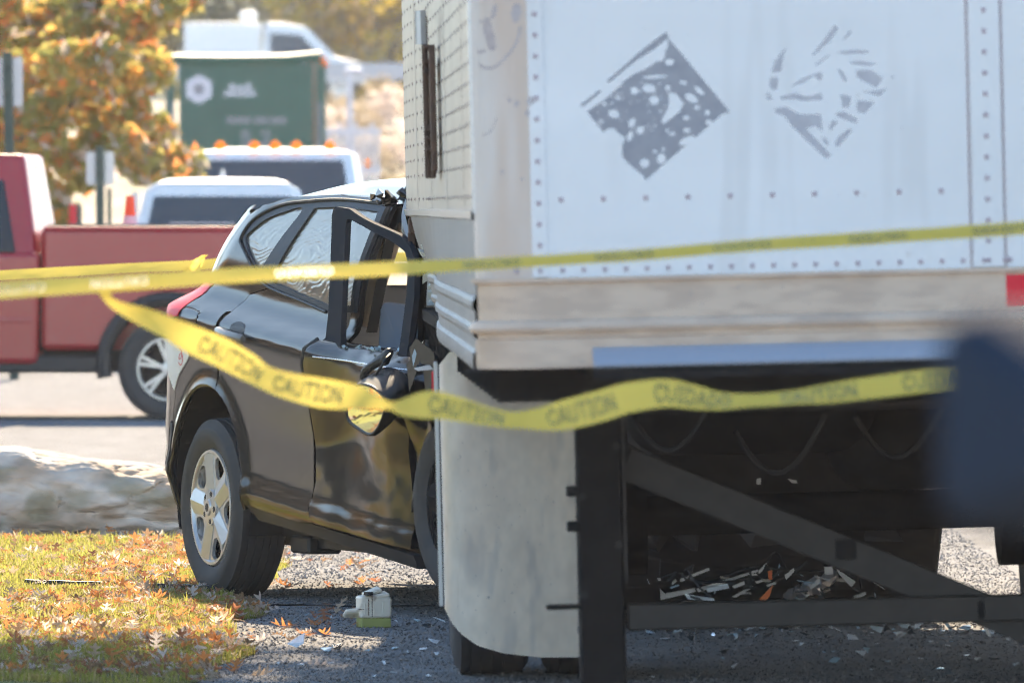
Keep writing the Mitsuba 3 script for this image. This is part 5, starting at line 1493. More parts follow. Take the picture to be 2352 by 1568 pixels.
# dark blue car in the foreground at the right: only its door mirror reaches into view
nv = thing('navy_car', 'dark navy car close to the camera, only its blurred door mirror showing at right', 'car')
DM = 6.0
nx = (2236 - 1176) / FOCAL * DM
an_ = math.radians(5)
MN = frame([-math.sin(an_), -math.cos(an_), 0], [math.cos(an_), -math.sin(an_), 0], [0, 0, 1], [nx + 1.075 + 3.28 * math.sin(an_), DM + 3.28 * math.cos(an_), 0])
suv(nv, MN, 'mat_navy', Ht=1.78, wz=1.27, R=.38, antenna=False)


# ---------------------------------------------------------------- raised road, slope, fences at the back
def slope_mesh():
    xs_ = np.linspace(-60, 40, 160)
    prof = [(150, .02), (158, .5), (170, 1.5), (185, 2.6), (200, 3.5), (208, ZR - .1), (216, ZR)]
    ys_ = np.array([p[0] for p in prof])
    zz = np.array([p[1] for p in prof])
    ysf = np.linspace(150, 216, 60)
    zf = np.interp(ysf, ys_, zz)
    X, Y = np.meshgrid(xs_, ysf, indexing='ij')
    Z = zf[None] + .35 * (meshkit.fbm(np.stack([X * .5, Y * .3, X * 0], -1), 3) - .5) * np.sin(np.pi * (Y - 150) / 66)
    n, m = X.shape
    F = np.array([[i * m + j, (i + 1) * m + j, (i + 1) * m + j + 1, i * m + j + 1] for i in range(n - 1) for j in range(m - 1)])
    return trimesh.Trimesh(np.stack([X, Y, Z], -1).reshape(-1, 3), np.vstack([F[:, [0, 1, 2]], F[:, [0, 2, 3]]]), process=False)


struct('embankment', slope_mesh(), 'mat_brush', 'tan brushy slope below the raised road', smooth=True)
struct('raised_road', bx(-90, 80, 216, 250, ZR - .5, ZR), 'mat_asphalt', 'road on top of the slope')
gr_ = thing('guardrail', 'blue-grey guardrail along the raised road', 'guardrail')
part(gr_, 'rail', bx(-40, 30, 214.4, 214.5, ZR + .50, ZR + .90, .02), 'mat_guardrail')
for i in range(24):
    part(gr_, 'guardrail_post', bx(-20 + 1.9 * i, -19.85 + 1.9 * i, 214.5, 214.65, ZR - .1, ZR + .85), 'mat_guardrail')
fw = thing('white_fence', 'pale slatted fence halfway up the slope, left of the trailer', 'fence')
for i in range(11):
    x_ = at(742 + 12.5 * i, 300, 152)[0]
    part(fw, 'slat', bx(x_ - .028, x_ + .028, 151.98, 152.02, .2, 2.95 - .12 * (i % 3)), 'mat_fence_white')
part(fw, 'fence_rail', [bx(at(736, 0, 152)[0], at(876, 0, 152)[0], 152.021, 152.06, z_, z_ + .10) for z_ in (2.1, 2.75)], 'mat_fence_white')
lp = thing('white_pole', 'thin white pole standing beside the green container', 'pole')
part(lp, 'shaft', cyl((at(804, 0, 150)[0], 150, 0), (at(804, 0, 150)[0], 150, 3.75), .05, 10), 'mat_fence_white')
part(lp, 'cap', rhull([(at(804, 0, 150)[0] - .05, 150, 3.78), (at(804, 0, 150)[0] + .16, 150, 3.78)], .06), 'mat_fence_white')


# signs seen from behind
def sign(name, label, px, d, z0, z1, pw, px_off, lean=0.0):
    k = thing(name, label, 'sign')
    x = at(px, 0, d)[0]
    part(k, 'post', bar((x + lean, d, 0), (x, d, z1 + .05), .085, .05, (0, 1, 0), .01), 'mat_post_green')
    pan = affinity.translate(sbox(-pw / 2, 0, pw / 2, z1 - z0).buffer(-.03).buffer(.03), x + px_off, z0)
    part(k, 'panel', prism(pan, d + .03, d + .036), 'mat_sign_back', smooth=False)
    part(k, 'bolt', [cyl((x, d - .03, z0 + .1), (x, d - .024, z0 + .1), .015, 8), cyl((x, d - .03, z1 - .1), (x, d - .024, z1 - .1), .015, 8)], 'mat_steel_dark')
    return k


sign('street_sign', 'back of a white sign on a dark post at the left edge', 17, 80, at(0, 245, 80)[2], at(0, 132, 80)[2], .27, 0, .06)
sign('street_sign', 'back of a pale sign on a green post under the orange tree', 230, 88, at(0, 425, 88)[2], at(0, 348, 88)[2], .27, 0)
lone('fence_post', bx(at(246, 0, 90)[0], at(256, 0, 90)[0], 90, 90.06, 0, at(0, 432, 90)[2], .01), 'mat_post_green', 'short dark green post right of the sign under the tree', 'post')
lone('fence_post', bx(at(176, 0, 90)[0], at(188, 0, 90)[0], 90, 90.06, 0, at(0, 470, 90)[2], .01), 'mat_post_green', 'short dark green post left of the sign under the tree', 'post')
lone('red_marker', bx(at(158, 0, 92)[0], at(176, 0, 92)[0], 92, 92.08, 0, at(0, 468, 92)[2], .02), 'mat_tail_red', 'dull red marker post behind the pickup', 'post')
lone('white_marker', bx(at(302, 0, 94)[0], at(318, 0, 94)[0], 94, 94.05, 0, at(0, 440, 94)[2], .02), 'mat_fence_white', 'whitish marker post behind the traffic cone', 'post')


# ---------------------------------------------------------------- trees
def leaf_cloud(centres, radii, n, size, seed, flat=.75):
    r = np.random.default_rng(seed)
    wts = np.array([a ** 2 for a in radii])
    idx = r.choice(len(centres), n, p=wts / wts.sum())
    u = r.normal(size=(n, 3))
    u /= np.linalg.norm(u, axis=1, keepdims=True)
    rad = np.array(radii)[idx] * r.uniform(.25, 1, n) ** .5
    p = np.array(centres)[idx] + u * rad[:, None] * [1, 1, flat]
    a = r.normal(size=(n, 3))
    a /= np.linalg.norm(a, axis=1, keepdims=True)
    b = np.cross(a, r.normal(size=(n, 3)))
    b /= np.linalg.norm(b, axis=1, keepdims=True)
    s = size * r.uniform(.6, 1.3, n)[:, None]
    V = np.stack([p - a * s, p - b * s * .55 + a * s * .1, p + a * s, p + b * s * .55 + a * s * .1], 1).reshape(-1, 3)
    i = np.arange(n)[:, None] * 4
    return V, np.vstack([i + [0, 1, 2], i + [0, 2, 3]]), idx


def tree(name, label, base, centres, radii, parts_, size, seed, trunk_r=.15, limbs=True, cat='tree', group=None):
    k = thing(name, label, cat, group)
    base = np.array(base, float)
    top = np.mean(centres, axis=0)
    tp = smoothpoly([base, base * .7 + top * .3 + [.1, 0, 0], base * .4 + top * .6 - [.1, 0, 0], top], 5, False)
    part(k, 'trunk', tube(tp, np.linspace(trunk_r, trunk_r * .35, len(tp)), 8), 'mat_bark')
    if limbs:
        for c in centres[:10]:
            s0 = tp[len(tp) // 3 + hash_i(c) % (len(tp) // 2)]
            part(k, 'limb', tube([s0, (s0 + c) / 2 + [0, 0, .1], c], np.linspace(trunk_r * .4, trunk_r * .08, 3), 6), 'mat_bark')
    for j, (m_, n) in enumerate(parts_):
        V, F, _ = leaf_cloud(centres, radii, n, size, seed + j)
        part(k, 'crown', trimesh.Trimesh(V, F, process=False), m_, smooth=False)
    return k


def hash_i(c):
    return int(abs(c[0] * 13.7 + c[2] * 7.3 + c[1])) * 7


r0 = np.random.default_rng(5)
# oak with orange leaves at left
cs_, rs_ = [], []
for px, py, rad in ((40, 60, 55), (120, 40, 60), (210, 30, 65), (300, 30, 60), (380, 15, 50), (440, 0, 35), (60, 160, 60), (150, 150, 70), (240, 130, 60), (320, 110, 50), (370, 60, 35), (30, 260, 50), (100, 270, 60), (190, 250, 60), (270, 230, 50), (330, 200, 35), (70, 350, 45), (150, 360, 50), (220, 330, 50), (290, 320, 40), (260, 360, 30), (330, 355, 35), (385, 370, 30), (415, 385, 16), (130, 440, 35), (190, 420, 30), (90, 430, 30), (-60, 100, 80), (-60, 250, 70), (60, -80, 90), (220, -90, 90), (380, -100, 70), (-150, -20, 120)):
    d = 95 + r0.uniform(-1.8, 1.8)
    cs_.append(at(px, py, d))
    rs_.append(rad / FOCAL * d * 1.06)
for px, py in ((10, 10), (170, 90), (260, 70), (340, 160), (20, 210), (210, 190), (300, 270), (110, 320), (10, 330), (250, 300), (180, 380), (60, 400), (10, 470), (110, 490), (300, 180), (360, 300), (350, 372), (402, 380), (330, 380), (150, 20), (70, 110), (250, 160), (40, 300), (320, 50), (160, 200), (240, 20)):
    d = 95 + r0.uniform(-1.5, 1.5)
    cs_.append(at(px, py, d))
    rs_.append(r0.uniform(45, 80) / FOCAL * d)
tree('oak_tree', 'oak tree with orange and green leaves at the upper left', (cs_[0][0] - 2.2, 96, 0), cs_, rs_, (('mat_crown_olive', 4000), ('mat_crown_amber', 2300), ('mat_crown_green', 3400), ('mat_crown_flame', 1100), ('mat_leaf_pale', 1500)), .085, 31, .13, False)
# behind: shrubs and trees on and beyond the slope
bgt = [('yellow_tree', 'yellow autumn tree beyond the raised road', 870, 265, 'yellow', 'tan', 4.2, 5.5), ('bare_tree', 'grey-green half-bare tree behind the service truck', 690, 275, 'grey', 'tan', 5.0, 8.0), ('bare_tree', 'dull green tree behind the box of the service truck', 520, 270, 'grey', 'olive', 5.0, 8.5),
       ('bare_tree', 'tan half-bare tree at the far right behind the trailer', 1040, 280, 'tan', 'grey', 5.0, 8.0), ('bare_tree', 'dark grey tree standing behind the yellow one', 810, 300, 'grey', 'grey', 6.0, 10.0), ('bare_tree', 'tall grey tree behind the oak', 330, 290, 'grey', 'tan', 6.0, 10.0), ('bare_tree', 'grey-tan tree at the far left behind the oak', 120, 285, 'tan', 'olive', 6, 10)]
for i, (nm_, lb_, px, d, ca, cb, rr_, hh) in enumerate(bgt):
    x = at(px, 0, d)[0]
    r1 = np.random.default_rng(100 + i)
    c_ = [np.array([x + r1.uniform(-1, 1) * rr_ * .62, d + r1.uniform(-2, 2), 4 + r1.uniform(.08, 1) * hh]) for _ in range(22)]
    q_ = [r1.uniform(.8, 1.7) for _ in c_]
    tree(nm_, lb_, (x, d, 0), c_, q_, (('mat_crown_' + ca, 2600), ('mat_crown_' + cb, 1600)), .22, 200 + i * 7, .22, True)
# brush on the slope
for i in range(16):
    px = 735 + (i * 37) % 210
    d = 160 + (i * 17) % 44
    z = float(np.interp(d, [150, 158, 170, 185, 200, 208], [0, .5, 1.5, 2.6, 3.5, ZR - .1]))
    x = at(px, 0, d)[0]
    r1 = np.random.default_rng(400 + i)
    c_ = [np.array([x + r1.uniform(-.5, .5), d + r1.uniform(-.4, .4), z + r1.uniform(.1, .7)]) for _ in range(5)]
    wh = ('just right of the green container' if px < 800 else 'close beside the trailer' if px > 870 else 'behind the white fence') + (' low on the slope' if d < 174 else ' halfway up the slope' if d < 190 else ' near the raised road')
    ck = 'dry tan' if i % 3 else 'pale pinkish'
    k = thing('brush_shrub', f'{ck} brush {wh}', 'shrub', f'{ck} brush {wh}')
    part(k, 'stem', tube([(x, d, z - .2), (x + .03, d, z + .5)], .02, 5), 'mat_bark')
    V, F, _ = leaf_cloud(c_, [.4] * 5, 500, .07, 500 + i)
    part(k, 'foliage', trimesh.Trimesh(V, F, process=False), 'mat_crown_tan' if i % 3 else 'mat_leaf_pale', smooth=True)
# unseen tree added at the left: its crown shades the verge nearest the camera
r1 = np.random.default_rng(64)
c_, q_ = [], []
for _ in range(60):
    z = r1.uniform(8.0, 12.5)
    rad = r1.uniform(.55, .95)
    c_.append(np.array([r1.uniform(-6.5, .2), r1.uniform(26.0, 31.3) + 1.333 * z - rad * 1.15, z]))
    q_.append(rad)
tree('street_tree', 'tall unseen tree added at left to shade the nearest grass', (-5.6, 45, 0), c_, q_, (('mat_crown_olive', 9000), ('mat_crown_amber', 9000)), .11, 640, .2)
# trees and house away to the left: what the car's flank and windows mirror
for i, (x, y, h_, ca, cb) in enumerate(((-23.5, 40, 5.5, 'tan', 'olive'), (-25, 52, 6.5, 'grey', 'tan'), (-22.8, 63, 6, 'tan', 'amber'), (-27.5, 74, 7, 'grey', 'tan'), (-21, 84, 6.5, 'olive', 'tan'))):
    r1 = np.random.default_rng(700 + i)
    c_ = [np.array([x + r1.uniform(-2.2, 2.2), y + r1.uniform(-2.2, 2.2), h_ * r1.uniform(.35, 1)]) for _ in range(16)]
    tree('street_tree', 'half-bare brownish street tree along the sidewalk left of the view', (x, y, 0), c_, [r1.uniform(.8, 1.5) for _ in c_], (('mat_crown_' + ca, 1500), ('mat_crown_' + cb, 1000)), .14, 720 + 9 * i, .2, True, group='street trees along the sidewalk')
hs = thing('brown_house', 'long brown house across the lawn, left of the view', 'house')
MHs = frame([math.sin(.12), math.cos(.12), 0], [-math.cos(.12), math.sin(.12), 0], [0, 0, 1], [-36, 20, 0])
part(hs, 'wall', bx(0, 75, 0, 14, 0, 5.2), 'mat_house_wall', MHs, smooth=False)
part(hs, 'roof', hull([(-.6, -.8, 5.2), (75.6, -.8, 5.2), (-.6, 14.8, 5.2), (75.6, 14.8, 5.2), (-.6, 7, 8.0), (75.6, 7, 8.0), (-.6, -.8, 5.35), (75.6, -.8, 5.35)]), 'mat_roof_dark', MHs, smooth=False)
for i in range(12):
    for j in range(1):
        x_ = 3 + 6 * i
        part(hs, 'window', [bx(x_, x_ + 1.4, -.02, -.002, 1.6 + 4 * j, 3.4 + 4 * j)], 'mat_vehicle_glass', MHs, smooth=False)
        part(hs, 'window_frame', [bx(x_ - .1, x_ + 1.5, -.06, -.025, 1.5 + 4 * j, 1.6 + 4 * j), bx(x_ - .1, x_ + 1.5, -.06, -.025, 3.4 + 4 * j, 3.5 + 4 * j), bx(x_ - .1, x_, -.06, -.025, 1.6 + 4 * j, 3.4 + 4 * j), bx(x_ + 1.4, x_ + 1.5, -.06, -.025, 1.6 + 4 * j, 3.4 + 4 * j)], 'mat_fence_white', MHs, smooth=False)
for i in range(4):
    r1 = np.random.default_rng(900 + i)
    c_ = [np.array([-30 + r1.uniform(-1, 1), 44 + 9 * i + r1.uniform(-1, 1), r1.uniform(.4, 1.3)]) for _ in range(6)]
    k = thing('round_shrub', 'dark round shrub in front of the brown house', 'shrub', 'shrubs in front of the brown house')
    V, F, _ = leaf_cloud(c_, [.8] * 6, 900, .07, 950 + i)
    part(k, 'foliage', trimesh.Trimesh(V, F, process=False), 'mat_crown_green', smooth=True)
    part(k, 'stem', tube([(-30, 44 + 9 * i, 0), (-30, 44 + 9 * i, .9)], .05, 6), 'mat_bark')


# ---------------------------------------------------------------- caution tape
def ribbon(pts, d, twist, width=.076, n=260, sag=None):
    """pts: (px, py) along the tape at distance d (number or list); twist: degrees the tape leans back from upright, per point."""
    pts = np.array(pts, float)
    dd = np.broadcast_to(np.asarray(d, float), (len(pts),))
    P = np.array([at(x, y, q) for (x, y), q in zip(pts, dd)])
    t = np.r_[0, np.cumsum(np.linalg.norm(np.diff(P, axis=0), axis=1))]
    C = PchipInterpolator(t, P)
    A = PchipInterpolator(t, np.radians(np.broadcast_to(np.asarray(twist, float), (len(pts),))))
    return C, A, t


def ribbon_pt(C, A, s, w):
    s, w = np.asarray(s, float), np.asarray(w, float)
    p = C(s)
    tg = C(s, 1)
    tg /= np.linalg.norm(tg, axis=-1, keepdims=True)
    up = np.array([0, 0, 1.0]) - tg * tg[..., 2:3]
    up /= np.linalg.norm(up, axis=-1, keepdims=True)
    bk = np.cross(up, tg)
    bk *= np.sign(bk[..., 1:2] + 1e-9)
    a = A(s)[..., None]
    cr = np.cos(a) * up + np.sin(a) * bk
    nr = np.cos(a) * -bk + np.sin(a) * up
    curl = .35 * (w / .038) ** 2 * .004
    return p + cr * w[..., None] + nr * curl[..., None], nr


def make_tape(key, C, A, t, texts, n=240, width=.076, s0=0.0):
    ss = np.linspace(0, t[-1], n)
    ws = np.linspace(-width / 2, width / 2, 7)
    SS, WW = np.meshgrid(ss, ws, indexing='ij')
    V, N = ribbon_pt(C, A, SS.ravel(), WW.ravel())
    V = V + N * (.0025 * (meshkit.noise(np.c_[SS.ravel() * 14, WW.ravel() * 40, 0 * SS.ravel()], 5) - .5))[:, None]
    F = np.array([[i * 7 + j, (i + 1) * 7 + j, (i + 1) * 7 + j + 1, i * 7 + j + 1] for i in range(n - 1) for j in range(6)])
    part(key, 'band', trimesh.Trimesh(V, np.vstack([F[:, [0, 1, 2]], F[:, [0, 2, 3]]]), process=False), 'mat_tape_yellow', smooth=True)
    for txt, sc_, h_, rev in texts:
        m = meshkit.text_mesh(txt, h_, .001, True)
        # keep only the front faces, cut small so that they follow the tape
        fn = m.face_normals[:, 2] > .5
        m = trimesh.Trimesh(m.vertices, m.faces[fn], process=False)
        m.remove_unreferenced_vertices()
        v, f = trimesh.remesh.subdivide_to_size(m.vertices, m.faces, .02)
        x = (v[:, 0] - v[:, 0].max() / 2) * .56
        y = v[:, 1] - h_ / 2
        if rev:
            x, y = -x, -y
        a, nr = ribbon_pt(C, A, sc_ + x, y)
        both = trimesh.Trimesh(np.vstack([a + nr * .0022, a - nr * .0022]), np.vstack([f, f[:, ::-1] + len(a)]), process=False)
        part(key, 'print', both, 'mat_tape_ink', smooth=False)


def s_at(C, t, px):
    s = np.linspace(0, t[-1], 3000)
    P = C(s)
    x = P[:, 0] / P[:, 1] * FOCAL + 1176
    return float(s[np.argmin(np.abs(x - px))])


tp1 = thing('caution_tape', 'yellow caution tape stretched straight across the view in front of the trailer', 'tape')
C, A, t = ribbon([(-900, 730), (-100, 678), (0, 668), (250, 652), (500, 636), (760, 624), (1000, 613), (1250, 600), (1500, 584), (1750, 564), (2000, 548), (2352, 525), (3000, 480)], 20.4,
                 [60, 60, 58, 60, 63, 65, 68, 71, 71, 69, 68, 67, 65])
make_tape(tp1, C, A, t, [('CAUTION', s_at(C, t, x), .036, True) for x in (275, 1435, 2018)] + [('CUIDADO', s_at(C, t, x), .036, True) for x in (1705, 2300, 700)] + [('CAUTION', s_at(C, t, 40), .036, True), ('CAUTION', s_at(C, t, 1130), .036, True), ('- -', s_at(C, t, 1858), .030, True)])
tp2 = thing('caution_tape', 'slack twisted yellow caution tape sagging in front of the car and mudguard', 'tape')
lo_pts = [(238, 668, 72), (250, 690, 78), (275, 706, 72), (320, 724, 60), (380, 750, 52), (440, 780, 36), (500, 806, 32), (560, 838, 35), (605, 866, 48), (660, 886, 40), (740, 903, 30), (810, 912, 42), (862, 925, 66), (895, 932, 78), (925, 936, 62), (990, 930, 36), (1050, 940, 44), (1120, 957, 58), (1180, 966, 62), (1240, 963, 48), (1310, 950, 26), (1380, 932, 24), (1450, 912, 28), (1530, 903, 34), (1600, 914, 46), (1660, 922, 60), (1740, 920, 68), (1820, 914, 66), (1920, 902, 55), (2040, 886, 50), (2140, 874, 48), (2240, 866, 50), (2400, 858, 50), (2900, 850, 50)]
C, A, t = ribbon([(a, b) for a, b, c in lo_pts], 20.4, [c for a, b, c in lo_pts])
make_tape(tp2, C, A, t, [('CAUTION', s_at(C, t, x), .044, False) for x in (530, 705, 1335)] + [('CUIDADO', s_at(C, t, x), .048, False) for x in (1590, 2160)] + [('CAUTION', s_at(C, t, 1070), .048, False), ('CAUTION', s_at(C, t, 1880), .048, False)], n=420)
tp3 = thing('caution_tape', 'sunlit yellow caution tape running between the black car and the red pickup', 'tape')
C, A, t = ribbon([(-700, 680), (0, 633), (150, 625), (320, 615), (430, 611), (520, 604), (760, 592), (950, 590), (1300, 592)], 44.0, [50, 50, 48, 52, 48, 50, 52, 50, 50])
make_tape(tp3, C, A, t, [])
kn = thing('tape_knot', 'knotted tuft of yellow tape left of the black car', 'tape')
kp = [(420, 628, 40), (440, 618, 10), (458, 600, -40), (468, 588, -70), (462, 604, -20), (446, 622, 40)]
C, A, t = ribbon([(a, b) for a, b, c in kp], [44.0, 43.95, 43.9, 43.9, 43.85, 43.8], [c for a, b, c in kp])
make_tape(kn, C, A, t, [], n=60, width=.05)

# ---------------------------------------------------------------- fallen leaves
def leaf_shape(seed, lobes=3):
    r = np.random.default_rng(seed)
    out = [(0, -.5), (.02, -.48)]
    rt, lf = [], []
    for i in range(lobes):
        y = -.28 + i * .27
        w = (.30, .38, .30, .2)[i] * r.uniform(.85, 1.15)
        rt += [(.06, y - .07), (w * .8, y + .04), (w, y + .15), (w * .72, y + .13), (.07, y + .10)]
        w2 = w * r.uniform(.85, 1.15)
        lf += [(-.06, y - .07), (-w2 * .8, y + .04), (-w2, y + .15), (-w2 * .72, y + .13), (-.07, y + .10)]
    tip = [(.10, .42), (.03, .55), (-.02, .58), (-.09, .43)]
    poly = Polygon([(.012, -.62), (.018, -.38)] + rt + tip + lf[::-1] + [(-.018, -.38), (-.012, -.62)]).buffer(0)
    if poly.geom_type != 'Polygon':
        poly = max(poly.geoms, key=lambda g: g.area)
    v, f = gridtri(poly, .28)
    a, b, c = r.uniform(-.6, 1.5), r.uniform(-.9, .9), r.uniform(-.9, .9)
    z = a * v[:, 0] ** 2 * 1.6 + b * v[:, 1] ** 2 + c * v[:, 0] * v[:, 1] + .10 * np.abs(v[:, 0])
    m = trimesh.Trimesh(np.c_[v, z], f, process=False)
    m.vertices = m.vertices - [0, 0, m.vertices[:, 2].min()]
    return m


shapes = [leaf_shape(40 + i, 3) for i in range(7)]
kinds = list(LEAFC)
leaf_ply = {(i, k): mikit.ply(s_, 'mat_leaf_' + k, smooth=True) for i, s_ in enumerate(shapes) for k in kinds}
r2 = np.random.default_rng(77)
from shapely import contains_xy
spots = []
while len(spots) < 2000:
    x, y = r2.uniform(-2.45, -.55), r2.uniform(28.9, 43.2)
    inside = contains_xy(verge_poly, x, y)
    den = meshkit.fbm(np.array([x * 2, y * 1.1, 4.0]), 2)
    p_ = (1.0 if inside else .10) * np.clip((den - .22) * 2.4, .1, 1)
    px = x / y * FOCAL + 1176
    if r2.uniform() < p_ and -10 < px < 1000:
        spots.append((x, y, inside))
for _ in range(30):
    y = r2.uniform(31, 60)
    spots.append((r2.uniform(-1.0, .0) * y / 36, y, False))
spots.sort(key=lambda q_: q_[1])
extra = {k: [] for k in kinds}
NAMEK = {'orange': 'orange', 'rust': 'rust-red', 'brown': 'brown', 'tan': 'tan', 'pale': 'pale'}
count = 0
for x, y, ins in spots:
    k = kinds[r2.choice(5, p=[.24, .17, .17, .23, .19])]
    i = int(r2.integers(len(shapes)))
    s_ = r2.uniform(.04, .09)
    tilt = r2.normal(0, 22) if r2.uniform() < .8 or not ins else r2.uniform(40, 80)
    M = trans(x, y, (float(vz([x], [y])[0]) + r2.uniform(.004, .03)) if ins else .004 + .3 * s_ * abs(math.sin(math.radians(tilt)))) @ rot([0, 0, 1], r2.uniform(0, 360)) @ rot([1, 0, 0], tilt) @ np.diag([s_, s_, s_, 1])
    if count < 300 and (y < 37.5 or not ins):
        count += 1
        sun_ = y > 31.5
        pxl = x / y * FOCAL + 1176
        side_ = 'at the left edge' if pxl < 140 else 'left of the rear wheel' if pxl < 330 else 'by the rear wheel' if y > 33.5 else 'by the asphalt edge'
        where = ('on the asphalt' if y > 34 else 'on the asphalt near the plastic tank') if not ins else 'on the sunlit grass ' + side_ if sun_ else 'on the shaded grass in front ' + side_
        key = thing('fallen_leaf', f'{NAMEK[k]} fallen oak leaf lying {where}', 'leaf', f'{NAMEK[k]} leaves {where}')
        scene[key] = {**leaf_ply[i, k], 'to_world': T(M)}
    else:
        extra[k].append(xf(shapes[i], M))
# litter further left, which the hanging mirror and the dented door show
for _ in range(2200):
    x, y = r2.uniform(-7, -2.5), r2.uniform(31, 43)
    k = kinds[r2.choice(5, p=[.36, .26, .14, .16, .08])]
    s_ = r2.uniform(.08, .13)
    extra[k].append(xf(shapes[int(r2.integers(len(shapes)))], trans(x, y, r2.uniform(.01, .04)) @ rot([0, 0, 1], r2.uniform(0, 360)) @ rot([1, 0, 0], r2.normal(0, 22)) @ np.diag([s_, s_, s_, 1])))
for k in kinds:
    lone('leaf_litter', extra[k], 'mat_leaf_' + k, f'thick litter of {NAMEK[k]} fallen leaves in the grass', 'leaves', kind='stuff', smooth=True)
lone('airborne_leaf', xf(shapes[2], trans(*at(845, 378, 50)) @ rot([1, 0, 0], 70) @ np.diag([.07, .07, .07, 1])), 'mat_leaf_rust', 'small rust-coloured leaf falling through the air left of the trailer', 'leaf', smooth=True)

# ---------------------------------------------------------------- debris on the ground
bt = thing('washer_bottle', 'off-white plastic fluid tank with a dark cap standing on the asphalt', 'plastic tank')
o_ = at(858, 1446, 1.53 * FOCAL / (1440 - 475))
MB = trans(o_[0], o_[1], 0) @ rot([0, 0, 1], 12)
part(bt, 'tank', rbox(-.058, .058, -.05, .05, .035, .112, .010) + rhull([(-.050, -.04, .105), (.044, -.04, .118), (-.050, .04, .105), (.044, .04, .122)], .009) + rhull([(-.030, -.028, .12), (.018, -.028, .135), (-.030, .033, .12), (.018, .033, .14)], .008) + rhull([(-.055, -.016, .062), (-.100, -.016, .058), (-.055, .016, .045), (-.102, .016, .044)], .010), 'mat_bottle_white', MB, smooth=30)
for i_ in range(3):
    part(bt, 'moulded_rib', rbox(-.045 + .034 * i_, -.040 + .034 * i_, -.053, -.049, .045, .095, .0018), 'mat_bottle_white', MB)
part(bt, 'tank_foot', rbox(-.056, .056, -.048, .048, .0, .036, .006), 'mat_bottle_base', MB, label='olive translucent base of the tank')
part(bt, 'cap', [cyl((-.030, -.052, .119), (-.030, -.052, .131), .017, 16)], 'mat_black_plastic', MB)
part(bt, 'stain', [bx(-.030, -.0265, -.0513, -.0506, .045, .108), bx(-.0165, -.0140, -.0513, -.0506, .042, .115), bx(-.066, -.04, -.0513, -.0506, .066, .069)], 'mat_rust', MB, smooth=False)
r3 = np.random.default_rng(9)


def shard_at(px, py, w, name, m, label, cat, group, tilt=None, thick=.0025):
    d = 1.53 * FOCAL / (py - 475)
    p = at(px, py, d)
    n = int(r3.integers(4, 7))
    an = np.sort(r3.uniform(0, 6.28, n))
    pts = np.c_[np.cos(an), np.sin(an)] * r3.uniform(.5, 1, (n, 1)) * w
    pts = np.vstack([np.c_[pts, np.zeros(n)], np.c_[pts * .93, np.full(n, thick)]])
    pts[:, 2] += .35 * pts[:, 0] ** 2 / max(w, .01)
    try:
        h_ = hull(pts)
    except Exception:
        return
    tl = r3.normal(14, 16) if tilt is None else tilt
    lone(name, h_, m, label, cat, group, M=trans(p[0], p[1], w * abs(math.sin(math.radians(tl))) + .002) @ rot([0, 0, 1], r3.uniform(-40, 40)) @ rot([1, 0, 0], tl), smooth=False)


for px, py, w in ((690, 1493, .05), (745, 1496, .03), (970, 1497, .022), (905, 1492, .018), (935, 1500, .015), (1000, 1480, .03), (915, 1432, .02), (960, 1428, .02), (650, 1505, .016), (690, 1535, .015), (880, 1530, .02), (800, 1517, .013), (1010, 1436, .03), (1000, 1508, .02), (760, 1528, .012), (620, 1545, .016), (860, 1556, .014), (905, 1550, .018), (990, 1555, .02), (700, 1415, .02), (760, 1424, .016), (612, 1500, .012), (640, 1528, .01), (845, 1498, .012)):
    shard_at(px, py, w, 'plastic_shard', 'mat_shard_white' if (px + py) % 3 else 'mat_shard', 'small pale shard of broken plastic on the asphalt left of the mudguard', 'debris', 'pale shards left of the mudguard')
for px, py, w in ((780, 1497, .05), (985, 1446, .035), (1002, 1450, .02), (560, 1420, .02), (680, 1480, .012), (720, 1446, .012)):
    shard_at(px, py, w, 'dark_shard', 'mat_shard_dark', 'dark broken plastic piece on the asphalt left of the mudguard', 'debris', 'dark pieces left of the mudguard')
BITS = {'mat_shard': 'bluish broken glass', 'mat_shard_white': 'pale broken plastic', 'mat_shard_dark': 'dark broken plastic', 'mat_chrome': 'shiny broken trim'}


def zone(px):
    return 'near the landing leg' if px < 1700 else 'below the middle of the cross tube' if px < 2020 else 'near the right edge'


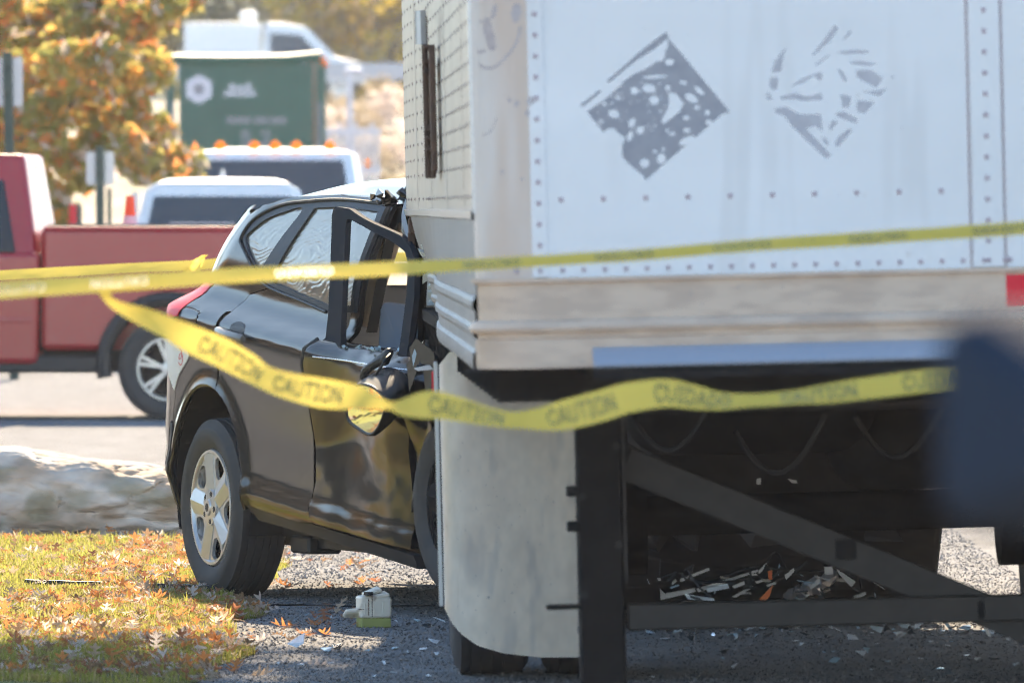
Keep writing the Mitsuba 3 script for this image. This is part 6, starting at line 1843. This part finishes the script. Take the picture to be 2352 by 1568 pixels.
for _ in range(64):
    px, py = r3.uniform(1470, 2350), 1436 + 128 * r3.uniform() ** 1.6
    m_ = ('mat_shard', 'mat_shard', 'mat_shard_white', 'mat_shard_dark')[int(r3.integers(4))]
    shard_at(px, py, r3.uniform(.008, .030), 'glass_shard', m_, f'{BITS[m_]} bit flat on the ground {zone(px)}', 'debris', f'{BITS[m_]} flat on the ground {zone(px)}')
for i in range(9):
    q_ = [at(r3.uniform(1500, 1980), r3.uniform(1290, 1378), 32.5 + r3.uniform(0, .3)) for _ in range(2)]
    q_.insert(1, (q_[0] + q_[1]) / 2 + [0, r3.uniform(-.1, .1), r3.uniform(-.06, .08)])
    part(car, 'torn_wire', tube(smoothpoly(q_, 7, False), .004, 5), 'mat_black_plastic')
for i in range(60):
    px, py = r3.uniform(1490, 2010), 0
    py = r3.uniform(1302, 1376)
    ln_, an2 = r3.uniform(5, 42), r3.normal(-.32, .5)
    dx_, dy_ = ln_ * math.cos(an2), ln_ * math.sin(an2)
    t_ = r3.uniform(1.5, 7)
    part(car, 'broken_piece', shardy([(px, py), (px + dx_, py + dy_), (px + dx_ + 2, py + dy_ + t_), (px + 3, py + t_ * r3.uniform(.5, 1.5))], 32.55 + r3.uniform(0, .3), .02), ('mat_chrome', 'mat_foil', 'mat_shard_dark', 'mat_shard_dark', 'mat_shard_dark', 'mat_shard', 'mat_interior_beige')[int(r3.integers(7))], smooth=False)
for i in range(70):
    px, py = r3.uniform(1480, 2340), r3.uniform(1425, 1475)
    m_ = ('mat_shard', 'mat_shard_white', 'mat_shard_dark', 'mat_chrome', 'mat_shard_dark')[int(r3.integers(5))]
    shard_at(px, py, r3.uniform(.010, .038), 'plastic_fragment', m_, f'{BITS[m_]} fragment tilted up {zone(px)}', 'debris', f'{BITS[m_]} fragments in the heap {zone(px)}', tilt=r3.uniform(10, 70))
lone('black_strip', tube([at(560, 1400, 34.2) * [1, 1, 0] + [0, 0, .02], at(700, 1393, 34.4) * [1, 1, 0] + [0, 0, .012], at(830, 1398, 34.3) * [1, 1, 0] + [0, 0, .01], at(1000, 1400, 34.3) * [1, 1, 0] + [0, 0, .015]], .004, 6), 'mat_black_plastic', 'thin black wire lying across the asphalt behind the plastic tank', 'wire')
lone('trim_strip', bx(-.42, .42, -.02, .02, .0, .02, .004), 'mat_black_plastic', 'black trim strip lying in the leaves left of the rear wheel', 'debris', M=trans(*(at(300, 1368, 35.4) * [1, 1, 0])) @ trans(0, 0, .035) @ rot([0, 0, 1], -4) @ rot([0, 1, 0], 1.5))
